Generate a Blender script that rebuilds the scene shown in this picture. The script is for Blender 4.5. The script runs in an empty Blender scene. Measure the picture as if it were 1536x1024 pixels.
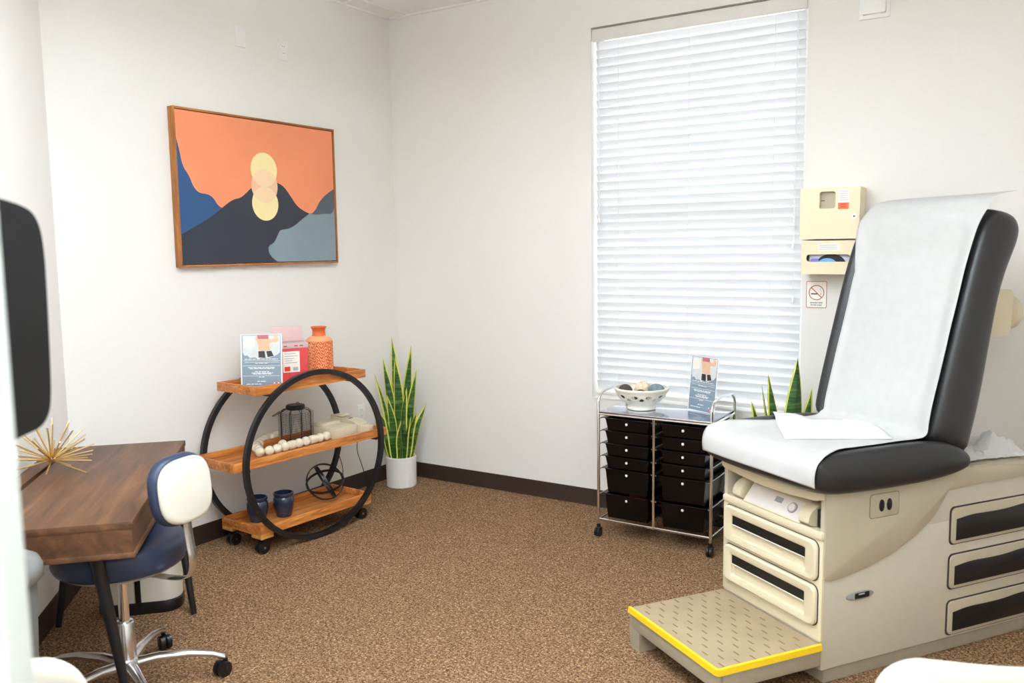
import bpy, bmesh, math, random
from mathutils import Vector, Matrix, Euler
random.seed(7)
scene = bpy.context.scene
COL = scene.collection
PI = math.pi

# ------------------------------------------------------------------ materials
def lin(c):
    c = c / 255.0
    return c / 12.92 if c <= 0.04045 else ((c + 0.055) / 1.055) ** 2.4
def rgb(r, g, b): return (lin(r), lin(g), lin(b), 1.0)

MATS = {}
def nt_new(name):
    m = bpy.data.materials.new(name); m.use_nodes = True
    nt = m.node_tree; b = nt.nodes['Principled BSDF']
    MATS[name] = m
    return m, nt, b
def coords(nt, scale=(1, 1, 1), rot=(0, 0, 0)):
    tc = nt.nodes.new('ShaderNodeTexCoord'); mp = nt.nodes.new('ShaderNodeMapping')
    mp.inputs['Scale'].default_value = scale; mp.inputs['Rotation'].default_value = rot
    nt.links.new(tc.outputs['Object'], mp.inputs['Vector'])
    return mp.outputs['Vector']
def noise(nt, vec, scale, detail=4, rough=0.5, dist=0.0):
    n = nt.nodes.new('ShaderNodeTexNoise')
    n.inputs['Scale'].default_value = scale; n.inputs['Detail'].default_value = detail
    n.inputs['Roughness'].default_value = rough; n.inputs['Distortion'].default_value = dist
    nt.links.new(vec, n.inputs['Vector'])
    return n.outputs['Fac']
def ramp(nt, fac, stops):
    r = nt.nodes.new('ShaderNodeValToRGB')
    e = r.color_ramp.elements
    while len(e) < len(stops): e.new(0.5)
    for i, (p, c) in enumerate(stops): e[i].position = p; e[i].color = c
    nt.links.new(fac, r.inputs['Fac'])
    return r.outputs['Color']
def bump(nt, b, fac, strength=0.2, dist=0.01):
    bp = nt.nodes.new('ShaderNodeBump')
    bp.inputs['Strength'].default_value = strength; bp.inputs['Distance'].default_value = dist
    nt.links.new(fac, bp.inputs['Height']); nt.links.new(bp.outputs['Normal'], b.inputs['Normal'])
def shade(c, k): return (min(1, c[0] * k), min(1, c[1] * k), min(1, c[2] * k), 1)

def plain(name, c, rough=0.5, metal=0.0, var=0.04, scale=30, bmp=0.0, spec=0.5, coat=0.0):
    m, nt, b = nt_new(name)
    v = coords(nt)
    n = noise(nt, v, scale)
    nt.links.new(ramp(nt, n, [(0.3, shade(c, 1 - var)), (0.7, shade(c, 1 + var))]), b.inputs['Base Color'])
    b.inputs['Roughness'].default_value = rough; b.inputs['Metallic'].default_value = metal
    b.inputs['Specular IOR Level'].default_value = spec
    b.inputs['Coat Weight'].default_value = coat
    if bmp: bump(nt, b, n, bmp, 0.002)
    return m

def wood(name, c_dark, c_mid, c_light, scale=(3, 40, 40), rough=0.4, plank=None):
    m, nt, b = nt_new(name)
    v = coords(nt, scale)
    n1 = noise(nt, v, 1.0, 6, 0.55, 0.6 if name == 'walnut' else 1.2)
    col = ramp(nt, n1, [(0.30, c_dark), (0.5, c_mid), (0.72, c_light)])
    v2 = coords(nt, tuple(s * 3.5 for s in scale))
    n2 = noise(nt, v2, 1.0, 3, 0.6)
    mx = nt.nodes.new('ShaderNodeMixRGB'); mx.blend_type = 'MULTIPLY'; mx.inputs['Fac'].default_value = 0.35
    nt.links.new(col, mx.inputs['Color1'])
    nt.links.new(ramp(nt, n2, [(0.35, (0.55, 0.5, 0.45, 1)), (0.6, (1, 1, 1, 1))]), mx.inputs['Color2'])
    out = mx.outputs['Color']
    if plank:
        axis, width, amt = plank
        tc = nt.nodes.new('ShaderNodeTexCoord'); sp = nt.nodes.new('ShaderNodeSeparateXYZ')
        nt.links.new(tc.outputs['Object'], sp.inputs[0])
        d = nt.nodes.new('ShaderNodeMath'); d.operation = 'DIVIDE'; d.inputs[1].default_value = width
        nt.links.new(sp.outputs[axis], d.inputs[0])
        f = nt.nodes.new('ShaderNodeMath'); f.operation = 'FLOOR'; nt.links.new(d.outputs[0], f.inputs[0])
        w = nt.nodes.new('ShaderNodeTexWhiteNoise'); w.noise_dimensions = '1D'
        nt.links.new(f.outputs[0], w.inputs['W'])
        r2 = ramp(nt, w.outputs['Value'], [(0, (1 - amt, 1 - amt, 1 - amt, 1)), (1, (1 + amt, 1 + amt * 0.9, 1 + amt * 0.8, 1))])
        m2 = nt.nodes.new('ShaderNodeMixRGB'); m2.blend_type = 'MULTIPLY'; m2.inputs['Fac'].default_value = 1
        nt.links.new(out, m2.inputs['Color1']); nt.links.new(r2, m2.inputs['Color2']); out = m2.outputs['Color']
    nt.links.new(out, b.inputs['Base Color'])
    b.inputs['Roughness'].default_value = rough
    bump(nt, b, n1, 0.08, 0.002)
    return m

def mat_carpet():
    m, nt, b = nt_new('carpet')
    v = coords(nt)
    n1 = noise(nt, v, 118, 2, 0.6, 1.0)
    col = ramp(nt, n1, [(0.30, rgb(64, 43, 28)), (0.43, rgb(116, 85, 60)), (0.54, rgb(149, 114, 84)), (0.70, rgb(212, 178, 142))])
    big = noise(nt, v, 9.0, 4)
    mx = nt.nodes.new('ShaderNodeMixRGB'); mx.blend_type = 'MULTIPLY'; mx.inputs['Fac'].default_value = 0.5
    nt.links.new(col, mx.inputs['Color1'])
    nt.links.new(ramp(nt, big, [(0.3, (0.80, 0.80, 0.80, 1)), (0.7, (1, 1, 1, 1))]), mx.inputs['Color2'])
    nt.links.new(mx.outputs['Color'], b.inputs['Base Color'])
    b.inputs['Roughness'].default_value = 0.95; b.inputs['Specular IOR Level'].default_value = 0.1
    bump(nt, b, n1, 0.6, 0.006)
    return m

def mat_leaf():
    m, nt, b = nt_new('leaf_green')
    v = coords(nt, (6, 6, 45))
    n = noise(nt, v, 1.0, 3, 0.6, 0.6)
    nt.links.new(ramp(nt, n, [(0.35, rgb(28, 62, 22)), (0.52, rgb(52, 98, 40)), (0.7, rgb(104, 142, 78))]), b.inputs['Base Color'])
    b.inputs['Roughness'].default_value = 0.4
    return m

def mat_thin_clear(name, tint=(1, 1, 1, 1), alpha=0.12, rough=0.05):
    m, nt, b = nt_new(name)
    out = nt.nodes['Material Output']
    tr = nt.nodes.new('ShaderNodeBsdfTransparent'); tr.inputs['Color'].default_value = tint
    gl = nt.nodes.new('ShaderNodeBsdfGlossy'); gl.inputs['Roughness'].default_value = rough
    mx = nt.nodes.new('ShaderNodeMixShader')
    mx.inputs[0].default_value = alpha; nt.links.new(tr.outputs[0], mx.inputs[1]); nt.links.new(gl.outputs[0], mx.inputs[2])
    nt.links.new(mx.outputs[0], out.inputs['Surface'])
    return m

def mat_slat():
    m, nt, b = nt_new('blind_slat')
    out = nt.nodes['Material Output']
    b.inputs['Base Color'].default_value = (0.84, 0.85, 0.87, 1); b.inputs['Roughness'].default_value = 0.5
    n = noise(nt, coords(nt, (2, 60, 60)), 1.0, 2)
    nt.links.new(ramp(nt, n, [(0.3, (0.77, 0.775, 0.785, 1)), (0.7, (0.80, 0.805, 0.815, 1))]), b.inputs['Base Color'])
    t = nt.nodes.new('ShaderNodeBsdfTranslucent'); t.inputs['Color'].default_value = (0.92, 0.93, 0.96, 1)
    mx = nt.nodes.new('ShaderNodeMixShader'); mx.inputs[0].default_value = 0.35
    nt.links.new(b.outputs[0], mx.inputs[1]); nt.links.new(t.outputs[0], mx.inputs[2])
    nt.links.new(mx.outputs[0], out.inputs['Surface'])
    return m

def mat_translucent(name, c, fac=0.4, rough=0.4):
    m, nt, b = nt_new(name)
    out = nt.nodes['Material Output']
    n = noise(nt, coords(nt), 25, 4)
    nt.links.new(ramp(nt, n, [(0.3, shade(c, 0.97)), (0.7, shade(c, 1.03))]), b.inputs['Base Color'])
    b.inputs['Roughness'].default_value = rough
    t = nt.nodes.new('ShaderNodeBsdfTranslucent'); t.inputs['Color'].default_value = c
    mx = nt.nodes.new('ShaderNodeMixShader'); mx.inputs[0].default_value = fac
    nt.links.new(b.outputs[0], mx.inputs[1]); nt.links.new(t.outputs[0], mx.inputs[2])
    nt.links.new(mx.outputs[0], out.inputs['Surface'])
    return m

def mat_emit(name, c, s):
    m, nt, b = nt_new(name)
    b.inputs['Base Color'].default_value = c
    b.inputs['Emission Color'].default_value = c; b.inputs['Emission Strength'].default_value = s
    return m

ADDED_LAMP = 12.2
mat_carpet(); mat_leaf(); mat_slat()
plain('wall_paint', rgb(236, 232, 227), 0.75, var=0.01, scale=60, bmp=0.03, spec=0.2)
plain('ceiling_tile', rgb(243, 241, 237), 0.9, var=0.03, scale=160, bmp=0.15, spec=0.1)
plain('white_trim', rgb(240, 239, 236), 0.4, var=0.01)
plain('valance_white', rgb(231, 227, 222), 0.45, var=0.01)
plain('door_white', rgb(222, 228, 224), 0.4, var=0.02, scale=6)
plain('baseboard_vinyl', rgb(50, 34, 25), 0.5, var=0.06)
wood('teak', rgb(166, 92, 38), rgb(206, 126, 58), rgb(228, 158, 86), (30, 3, 30), 0.4, plank=(0, 0.068, 0.10))
wood('pale_wood', rgb(190, 130, 60), rgb(214, 156, 82), rgb(232, 182, 110), (30, 3, 30), 0.45)
wood('walnut', rgb(80, 52, 34), rgb(112, 74, 48), rgb(140, 97, 66), (1.6, 16, 16), 0.5, plank=(1, 0.125, 0.2))
wood('oak_frame', rgb(140, 86, 36), rgb(178, 114, 54), rgb(200, 136, 72), (30, 3, 3), 0.5)
plain('black_metal', rgb(26, 26, 28), 0.42, var=0.1)
plain('black_plastic', rgb(22, 22, 23), 0.35, var=0.06)
plain('drawer_plastic', rgb(5, 5, 6), 0.18, var=0.06, spec=0.3)
plain('chrome', (0.86, 0.86, 0.87, 1), 0.10, 1.0, var=0.02)
plain('brushed_alu', (0.72, 0.72, 0.74, 1), 0.22, 1.0, var=0.04)
plain('shelf_steel', (0.62, 0.64, 0.70, 1), 0.16, 1.0, var=0.03)
plain('gold', rgb(228, 200, 144), 0.36, 1.0, var=0.05)
plain('cream_plastic', rgb(222, 209, 180), 0.38, var=0.015)
plain('tan_plastic', rgb(188, 177, 153), 0.42, var=0.02)
plain('shaded_cream_plastic', rgb(203, 195, 176), 0.42, var=0.02)  # front cream toned down: the flanks' weaker light is painted in
plain('plinth_plastic', rgb(170, 160, 140), 0.5, var=0.04)
plain('step_tread', rgb(170, 150, 120), 0.6, var=0.08, scale=7)
plain('step_groove', rgb(132, 112, 84), 0.7)
plain('yellow_trim', rgb(246, 206, 34), 0.35, var=0.03)
plain('black_vinyl', rgb(42, 42, 44), 0.36, var=0.08, scale=12, bmp=0.06)
plain('navy_vinyl', rgb(44, 56, 84), 0.38, var=0.06, scale=14, bmp=0.05)
plain('white_shell', rgb(226, 220, 206), 0.3, var=0.015)
plain('cabinet_cream', rgb(240, 226, 192), 0.4, var=0.01)
plain('navy_glaze', rgb(36, 50, 72), 0.15, var=0.35, scale=14, coat=0.5)
plain('white_ceramic', rgb(234, 232, 228), 0.45, var=0.02)
plain('bowl_ceramic', rgb(238, 234, 222), 0.3, var=0.02)
plain('soil', rgb(52, 38, 28), 0.95, var=0.4, scale=120, bmp=0.4)
plain('leaf_yellow', rgb(214, 212, 84), 0.42, var=0.08)
plain('bead_wood', rgb(230, 220, 196), 0.55, var=0.06, scale=60)
plain('orange_ceramic', rgb(222, 106, 50), 0.4, var=0.06, scale=40)
plain('orange_light', rgb(246, 168, 118), 0.45, var=0.05)
plain('red_plastic', rgb(224, 78, 80), 0.3, var=0.04)
mat_translucent('pink_clear', rgb(246, 222, 220), 0.45)
plain('label_white', rgb(246, 242, 232), 0.5, var=0.01)
plain('label_red', rgb(224, 62, 28), 0.5)
plain('label_orange', rgb(240, 110, 50), 0.5)
plain('ink_dark', rgb(60, 50, 50), 0.6)
plain('ink_soft', rgb(190, 184, 190), 0.6)
plain('ink_red', rgb(196, 60, 60), 0.5)
plain('paint_orange', rgb(244, 148, 104), 0.55, var=0.03, scale=4)
plain('paint_blue', rgb(44, 84, 132), 0.55, var=0.04, scale=5)
plain('paint_navy', rgb(48, 52, 66), 0.55, var=0.05, scale=5)
plain('paint_slate', rgb(84, 92, 100), 0.55, var=0.04, scale=5)
plain('paint_grey', rgb(134, 150, 160), 0.55, var=0.04, scale=5)
plain('paint_cream', rgb(248, 226, 166), 0.55, var=0.02)
plain('paint_pink', rgb(246, 196, 158), 0.55, var=0.02)
plain('paint_peach', rgb(249, 214, 170), 0.55, var=0.02)
plain('print_blue', rgb(138, 156, 174), 0.4, var=0.12, scale=9)
plain('print_pale', rgb(226, 228, 228), 0.4, var=0.06, scale=20)
plain('print_skin', rgb(240, 196, 160), 0.4, var=0.06, scale=20)
plain('print_pink', rgb(196, 104, 124), 0.4, var=0.1, scale=20)
plain('print_black', rgb(54, 48, 50), 0.4)
plain('print_white', rgb(248, 248, 248), 0.4)
mat_thin_clear('acrylic', (0.98, 0.985, 0.985, 1), 0.05, 0.03)
mat_thin_clear('window_glass', (0.98, 0.99, 0.99, 1), 0.06, 0.0)
plain('monitor_black', rgb(10, 10, 10), 0.7, var=0.05, spec=0.2)
plain('lid_grey', rgb(128, 127, 126), 0.4, var=0.02)
plain('bin_grey', rgb(112, 110, 108), 0.45, var=0.03)
mat_translucent('exam_paper', rgb(207, 205, 203), 0.15, 0.8)
plain('drape_white', rgb(228, 228, 232), 0.7, var=0.01)
mat_translucent('crumpled_white', rgb(238, 238, 236), 0.3, 0.6)
plain('pod_face', rgb(222, 214, 208), 0.4, var=0.02)
plain('badge_grey', rgb(150, 150, 152), 0.3)
plain('glove_blue', rgb(110, 170, 236), 0.5)
plain('glove_white', rgb(226, 226, 240), 0.5)
plain('glove_violet', rgb(130, 126, 214), 0.5)
plain('ball_brown', rgb(84, 66, 58), 0.8, var=0.3, scale=50)
plain('ball_peach', rgb(232, 206, 178), 0.8, var=0.2, scale=60)
plain('ball_grey', rgb(122, 138, 146), 0.8, var=0.15, scale=60)
plain('ribbon_red', rgb(150, 30, 44), 0.4)
plain('cable_black', rgb(20, 20, 20), 0.5)
mat_emit('added_lamp_diffuser', (0.83, 0.93, 1.0, 1), ADDED_LAMP)

# ------------------------------------------------------------------ mesh builder
class MB:
    def __init__(self, mat=None):
        self.bm = bmesh.new(); self.names = []; self.cur = 0
        if mat: self.mat(mat)
    def mat(self, n):
        if n not in self.names: self.names.append(n)
        self.cur = self.names.index(n); return self
    def _f(self, vs):
        try:
            f = self.bm.faces.new(vs); f.material_index = self.cur; f.smooth = True; return f
        except ValueError:
            return None
    def face(self, pts): return self._f([self.bm.verts.new(p) for p in pts])
    def merge(self, tmp, M=None):
        mp = {}
        for v in tmp.verts: mp[v] = self.bm.verts.new((M @ v.co) if M else v.co)
        for f in tmp.faces: self._f([mp[v] for v in f.verts])
        tmp.free()
    def box(self, c, s, bev=0.0, rot=None, seg=2):
        t = bmesh.new(); bmesh.ops.create_cube(t, size=1)
        for v in t.verts: v.co = Vector((v.co.x * s[0], v.co.y * s[1], v.co.z * s[2]))
        if bev > 0: bmesh.ops.bevel(t, geom=t.edges[:], offset=min(bev, min(s) * 0.49), segments=seg, profile=0.5, affect='EDGES')
        M = Matrix.Translation(Vector(c))
        if rot is not None:
            R = Matrix.Rotation(rot, 4, 'Z') if isinstance(rot, (int, float)) else rot.to_4x4()
            M = M @ R
        self.merge(t, M); return self
    def span(self, x0, x1, y0, y1, z0, z1, bev=0.0):
        return self.box(((x0 + x1) / 2, (y0 + y1) / 2, (z0 + z1) / 2), (abs(x1 - x0), abs(y1 - y0), abs(z1 - z0)), bev)
    def prism(self, poly, fn, lo, hi, bev=0.0):
        """poly: 2D outline; fn(a, b, h) -> 3D; extruded from lo to hi"""
        t = bmesh.new()
        A = [t.verts.new(fn(a, b, lo)) for a, b in poly]; B = [t.verts.new(fn(a, b, hi)) for a, b in poly]
        n = len(poly)
        t.faces.new(A[::-1]); top = t.faces.new(B)
        for i in range(n): t.faces.new([A[i], A[(i + 1) % n], B[(i + 1) % n], B[i]])
        bmesh.ops.recalc_face_normals(t, faces=t.faces[:])
        if bev > 0: bmesh.ops.bevel(t, geom=list(top.edges), offset=bev, segments=2, profile=0.5, affect='EDGES')
        self.merge(t); return self
    def cyl(self, p0, p1, r0, r1=None, n=16, cap=True):
        if r1 is None: r1 = r0
        p0 = Vector(p0); p1 = Vector(p1); d = (p1 - p0).normalized()
        a = d.orthogonal().normalized(); b = d.cross(a)
        R0 = []; R1 = []
        for i in range(n):
            t = 2 * PI * i / n; o = a * math.cos(t) + b * math.sin(t)
            R0.append(self.bm.verts.new(p0 + o * r0)); R1.append(self.bm.verts.new(p1 + o * r1))
        for i in range(n): self._f([R0[i], R0[(i + 1) % n], R1[(i + 1) % n], R1[i]])
        if cap: self._f(R0[::-1]); self._f(R1)
        return self
    def tube(self, pts, r, n=8, closed=False, flat=None):
        pts = [Vector(p) for p in pts]; m = len(pts); rings = []
        prev = None
        for i, p in enumerate(pts):
            if closed: d = pts[(i + 1) % m] - pts[i - 1]
            else: d = pts[min(i + 1, m - 1)] - pts[max(i - 1, 0)]
            d.normalize()
            a = d.orthogonal().normalized() if prev is None else (prev - d * prev.dot(d))
            if a.length < 1e-5: a = d.orthogonal()
            a.normalize(); prev = a; b = d.cross(a)
            rr = r[i] if isinstance(r, (list, tuple)) else r
            rings.append([self.bm.verts.new(p + a * math.cos(2 * PI * k / n) * rr + b * math.sin(2 * PI * k / n) * rr) for k in range(n)])
        last = m if closed else m - 1
        for i in range(last):
            A = rings[i]; B = rings[(i + 1) % m]
            off = 0
            if closed and i == m - 1:
                off = min(range(n), key=lambda o: sum((A[k].co - B[(k + o) % n].co).length for k in range(n)))
            for k in range(n): self._f([A[k], A[(k + 1) % n], B[(k + 1 + off) % n], B[(k + off) % n]])
        if not closed: self._f(rings[0][::-1]); self._f(rings[-1])
        return self
    def lathe(self, prof, c=(0, 0, 0), n=32, axis='Z'):
        c = Vector(c); rings = []
        for r, z in prof:
            if r < 1e-5: rings.append([self.bm.verts.new(c + Vector((0, 0, z)))])
            else: rings.append([self.bm.verts.new(c + Vector((r * math.cos(2 * PI * k / n), r * math.sin(2 * PI * k / n), z))) for k in range(n)])
        for A, B in zip(rings[:-1], rings[1:]):
            for k in range(n):
                k2 = (k + 1) % n
                if len(A) == 1 and len(B) > 1: self._f([A[0], B[k2], B[k]])
                elif len(B) == 1 and len(A) > 1: self._f([A[k], A[k2], B[0]])
                elif len(A) > 1: self._f([A[k], A[k2], B[k2], B[k]])
        return self
    def ball(self, c, r, seg=16, sc=(1, 1, 1)):
        t = bmesh.new(); bmesh.ops.create_uvsphere(t, u_segments=seg, v_segments=max(6, seg // 2), radius=r)
        for v in t.verts: v.co = Vector((v.co.x * sc[0], v.co.y * sc[1], v.co.z * sc[2]))
        self.merge(t, Matrix.Translation(Vector(c))); return self
    def loft(self, rings, cap=True, closed=True):
        V = [[self.bm.verts.new(p) for p in R] for R in rings]
        for A, B in zip(V[:-1], V[1:]):
            n = len(A)
            for k in range(n if closed else n - 1): self._f([A[k], A[(k + 1) % n], B[(k + 1) % n], B[k]])
        if cap: self._f(V[0][::-1]); self._f(V[-1])
        return self
    def build(self, name, parent=None, sharp=35, recalc=True, subsurf=0, solid=0, loc=None, sol_off=0):
        if recalc: bmesh.ops.recalc_face_normals(self.bm, faces=self.bm.faces[:])
        me = bpy.data.meshes.new(name); self.bm.to_mesh(me); self.bm.free()
        for n in self.names: me.materials.append(MATS[n])
        if sharp is not None: me.set_sharp_from_angle(angle=math.radians(sharp))
        o = bpy.data.objects.new(name, me); COL.objects.link(o)
        if parent: o.parent = parent
        if loc: o.location = loc
        if solid:
            md = o.modifiers.new('thickness', 'SOLIDIFY'); md.thickness = solid; md.offset = sol_off
        if subsurf:
            md = o.modifiers.new('smooth', 'SUBSURF'); md.levels = subsurf; md.render_levels = subsurf
        return o

def tag(o, label, cat, group=None, kind=None):
    o['label'] = label; o['category'] = cat
    if group: o['group'] = group
    if kind: o['kind'] = kind
    return o
def thing(name, loc, label, cat, rz=0.0, group=None):
    o = bpy.data.objects.new(name, None); COL.objects.link(o)
    o.empty_display_size = 0.1
    o.location = loc; o.rotation_euler = (0, 0, rz)
    return tag(o, label, cat, group)
def struct(o): o['kind'] = 'structure'; return o
def copy_tree(o, parent=None):
    c = o.copy(); COL.objects.link(c)
    if parent: c.parent = parent
    for ch in [x for x in bpy.data.objects if x.parent == o]: copy_tree(ch, c)
    return c
def smooth_poly(P, it=2, closed=True):
    P = [Vector(p) for p in P]
    for _ in range(it):
        Q = []
        n = len(P)
        for i in range(n if closed else n - 1):
            a, b = P[i], P[(i + 1) % n]
            Q += [a * 0.75 + b * 0.25, a * 0.25 + b * 0.75]
        if not closed: Q = [P[0]] + Q + [P[-1]]
        P = Q
    return [tuple(p) for p in P]
def rrect(x0, x1, y0, y1, r, n=5):
    out = []
    for cx, cy, a0 in ((x1 - r, y1 - r, 0), (x0 + r, y1 - r, PI / 2), (x0 + r, y0 + r, PI), (x1 - r, y0 + r, 1.5 * PI)):
        for k in range(n + 1):
            a = a0 + PI / 2 * k / n
            out.append((cx + r * math.cos(a), cy + r * math.sin(a)))
    return out
XZ = lambda a, b, h: (a, h, b)
YZ = lambda a, b, h: (h, a, b)
XY = lambda a, b, h: (a, b, h)

# ------------------------------------------------------------------ room shell
H = 3.2; XR = 5.6; YF = -6.2; CY = -2.444          # left wall ends at CY, then the angled wall
CX2, CY2 = 2.25, CY - 2.25
WX0, WX1, WZ0, WZ1 = 1.560, 2.822, 0.684, 2.914
room = [(0, 0), (0, CY), (CX2, CY2), (CX2, YF), (XR, YF), (XR, 0)]
m = MB('carpet'); m.prism(room, XY, -0.05, 0.0); struct(m.build('floor'))
m = MB('ceiling_tile'); m.prism([(-.15, .2), (-.15, CY - .05), (CX2 - .15, CY2 - .05), (CX2 - .15, YF - .15), (XR + .15, YF - .15), (XR + .15, .2)], XY, H, H + 0.05); struct(m.build('ceiling'))
T = 0.12
m = MB('wall_paint'); m.span(-T, 0, CY - 0.03, 0.15, 0, H); struct(m.build('wall_left'))
m = MB('wall_paint')
m.span(0, WX0, 0, .15, 0, H); m.span(WX1, XR, 0, .15, 0, H); m.span(WX0, WX1, 0, .15, 0, WZ0); m.span(WX0, WX1, 0, .15, WZ1, H)
struct(m.build('wall_back'))
m = MB('wall_paint'); L = 2.25 * math.sqrt(2)
m.prism([(0, CY), (CX2, CY2), (CX2 - T, CY2), (-T, CY - .02)], XY, 0, H); struct(m.build('wall_corner'))
m = MB('wall_paint'); m.span(CX2 - T, CX2, YF, CY2, 0, H); struct(m.build('wall_side'))
m = MB('wall_paint'); m.span(CX2 - T, XR + T, YF - T, YF, 0, H); struct(m.build('wall_front'))
m = MB('wall_paint'); m.span(XR, XR + T, YF, .15, 0, H); struct(m.build('wall_right'))
def base_strip(p, q, name):
    p = Vector((p[0], p[1], 0)); q = Vector((q[0], q[1], 0)); d = (q - p).normalized(); nrm = Vector((-d.y, d.x, 0))
    pr = [(0, 0), (0.012, 0), (0.007, 0.012), (0.006, 0.098), (0.003, 0.105), (0, 0.105)]
    m = MB('baseboard_vinyl'); m.loft([[tuple(e + nrm * a + Vector((0, 0, b))) for a, b in pr] for e in (p, q)])
    return struct(m.build(name))
def bs(p, q, name):   # interior lies on the left-hand side of p->q
    return base_strip(p, q, name)
bs((0, 0), (0, CY), 'baseboard_left'); bs((XR, 0), (0, 0), 'baseboard_back')
bs((0, CY), (CX2, CY2), 'baseboard_corner'); bs((XR, YF), (XR, 0), 'baseboard_right')
# ceiling wall angle and grid
m = MB('white_trim')
m.span(0, 0.022, CY, 0, H - .012, H); m.span(0, XR, -0.022, 0, H - .012, H)
struct(m.build('trim_1'))
m = MB('white_trim')
for k in range(9): m.span(.143 + .61 * k, .167 + .61 * k, -2.4 if k < 1 else (CY2 if k > 3 else CY - .61 * k), -.022, H - .006, H)
for k in range(7): m.span(.0 if k < 4 else CX2, XR, -.47 - .61 * k - .012, -.47 - .61 * k + .012, H - .005, H)
struct(m.build('trim_2'))

# window
w = bpy.data.objects.new('window_1', None); COL.objects.link(w); w.location = ((WX0 + WX1) / 2, .11, WZ0); struct(w)
hw = (WX1 - WX0) / 2; hh = WZ1 - WZ0
m = MB('white_trim')
for x0, x1, z0, z1 in ((-hw, -hw + .045, 0, hh), (hw - .045, hw, 0, hh), (-hw + .045, hw - .045, 0, .045), (-hw + .045, hw - .045, hh - .045, hh), (-hw + .045, hw - .045, hh / 2 - .02, hh / 2 + .02)):
    m.span(x0, x1, -.02, .03, z0, z1, .004)
m.build('window_frame', w)
m = MB('window_glass'); m.face([(-hw + .04, .005, .04), (hw - .04, .005, .04), (hw - .04, .005, hh - .04), (-hw + .04, .005, hh - .04)]); m.build('pane', w)
m = MB('white_trim'); m.span(-hw + .001, hw - .001, -.115, -.021, 0.0005, .012, .003); m.build('window_sill', w)

# blind
t = thing('window_blind', ((WX0 + WX1) / 2, 0.045, WZ0 + .013), 'closed white horizontal slat blind filling the tall window', 'blind')
bw = hw - .018
m = MB('white_trim'); m.span(-bw + .005, bw - .005, -.015, .035, 2.155, 2.205); m.build('headrail', t)
m = MB('valance_white'); m.span(-bw - .012, bw + .012, -.047, -.027, 2.135, 2.205, .004); m.build('valance', t)
m = MB('blind_slat')
ns = 43; z0 = .05; pitch = (2.135 - z0) / ns
for k in range(ns):
    z = z0 + pitch * (k + .5)
    ang = math.radians(66)
    R = []
    for j in range(5):
        u = (j / 4 - .5) * .058; c = .0035 * (1 - (2 * (j / 4 - .5)) ** 2)
        yy = -u * math.cos(ang) * 1 - c * math.sin(ang); zz = -u * math.sin(ang) * -1 - c * math.cos(ang) * -1
        R.append((yy, zz))
    top = [(y, z + q) for y, q in R]
    lo = [(y + .0022, z + q - .001) for y, q in R][::-1]
    ring = top + lo
    m.loft([[(x, y, q) for y, q in ring] for x in (-bw, bw)])
m.build('slats', t, sharp=30)
m = MB('white_trim'); m.span(-bw, bw, -.022, .022, .018, .036, .004); m.build('bottom_rail', t)
m = MB('white_trim')
for x in (-.46, -.02, .46):
    m.tube([(x, -.0285, .03), (x, -.0285, 2.14)], .0012, 6)
m.build('ladder_cord', t)
for x, zz in ((-.585, 1.10), (.575, .93), (.58, .64)):
    m = MB('white_trim'); m.tube([(x, -.034, zz), (x, -.034, 2.14)], .0013, 6); m.lathe([(0.002, .03), (.006, .024), (.009, 0), (0, -.001)], (x, -.034, zz - .03), 10); m.build('pull_cord', t)

# door leaf standing open at the left of the camera
D0 = Vector((3.05, -4.355, 0)); dd = Vector((-.846, -.533, 0)).normalized()
t = bpy.data.objects.new('door_1', None); COL.objects.link(t)
E0 = Vector((3.118, -4.263, 0)); t.location = E0; t.rotation_euler = (0, 0, math.atan2(dd.y, dd.x)); struct(t)
m = MB('door_white'); m.span(0, .82, 0, .044, .012, 2.10, .003); m.build('door_leaf', t)
m = MB('door_white')
for z0_, z1_ in ((.25, .95), (1.15, 1.95)):
    m.span(.13, .69, .044, .048, z0_, z1_, .002)
m.build('door_panel', t)
m = MB('brushed_alu'); m.cyl((.74, .044, 1.0), (.74, .095, 1.0), .011, n=14); m.tube([(.74, .09, 1.0), (.70, .094, 1.0), (.63, .092, 1.0)], .009, 10); m.build('door_handle', t)

# invented hanging panels, added out of view to light the room
LT = [(2.10, -2.45, .61, 1.22), (2.95, -3.30, .61, 1.22), (2.8, -5.2, .61, 1.22), (4.5, -4.9, .61, 1.22)]
for i, (x, y, a, b) in enumerate(LT):
    t = thing('added_panel_light', (x, y, H - .001), ['added unseen panel light nearest the painting', 'added unseen panel light over the carpet before the camera', 'added unseen panel light nearest the white door', 'added unseen panel light in the rear right corner of the room'][i], 'added light', 0, 'added panel lights')
    m = MB('white_trim')
    for x0, x1, y0, y1 in ((-a / 2, -a / 2 + .025, -b / 2, b / 2), (a / 2 - .025, a / 2, -b / 2, b / 2), (-a / 2 + .025, a / 2 - .025, -b / 2, -b / 2 + .025), (-a / 2 + .025, a / 2 - .025, b / 2 - .025, b / 2)):
        m.span(x0, x1, y0, y1, -.405, -.305)
    m.build('light_frame', t)
    m = MB('added_lamp_diffuser'); m.span(-a / 2 + .026, a / 2 - .026, -b / 2 + .026, b / 2 - .026, -.40, -.31); m.build('diffuser', t)
    for sx in (-1, 1):
        for sy in (-1, 1):
            m = MB('black_metal'); m.cyl((sx * .2, sy * .4, -.311), (sx * .2, sy * .4, -.001), .002, n=6); m.build('hanger', t)

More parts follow.
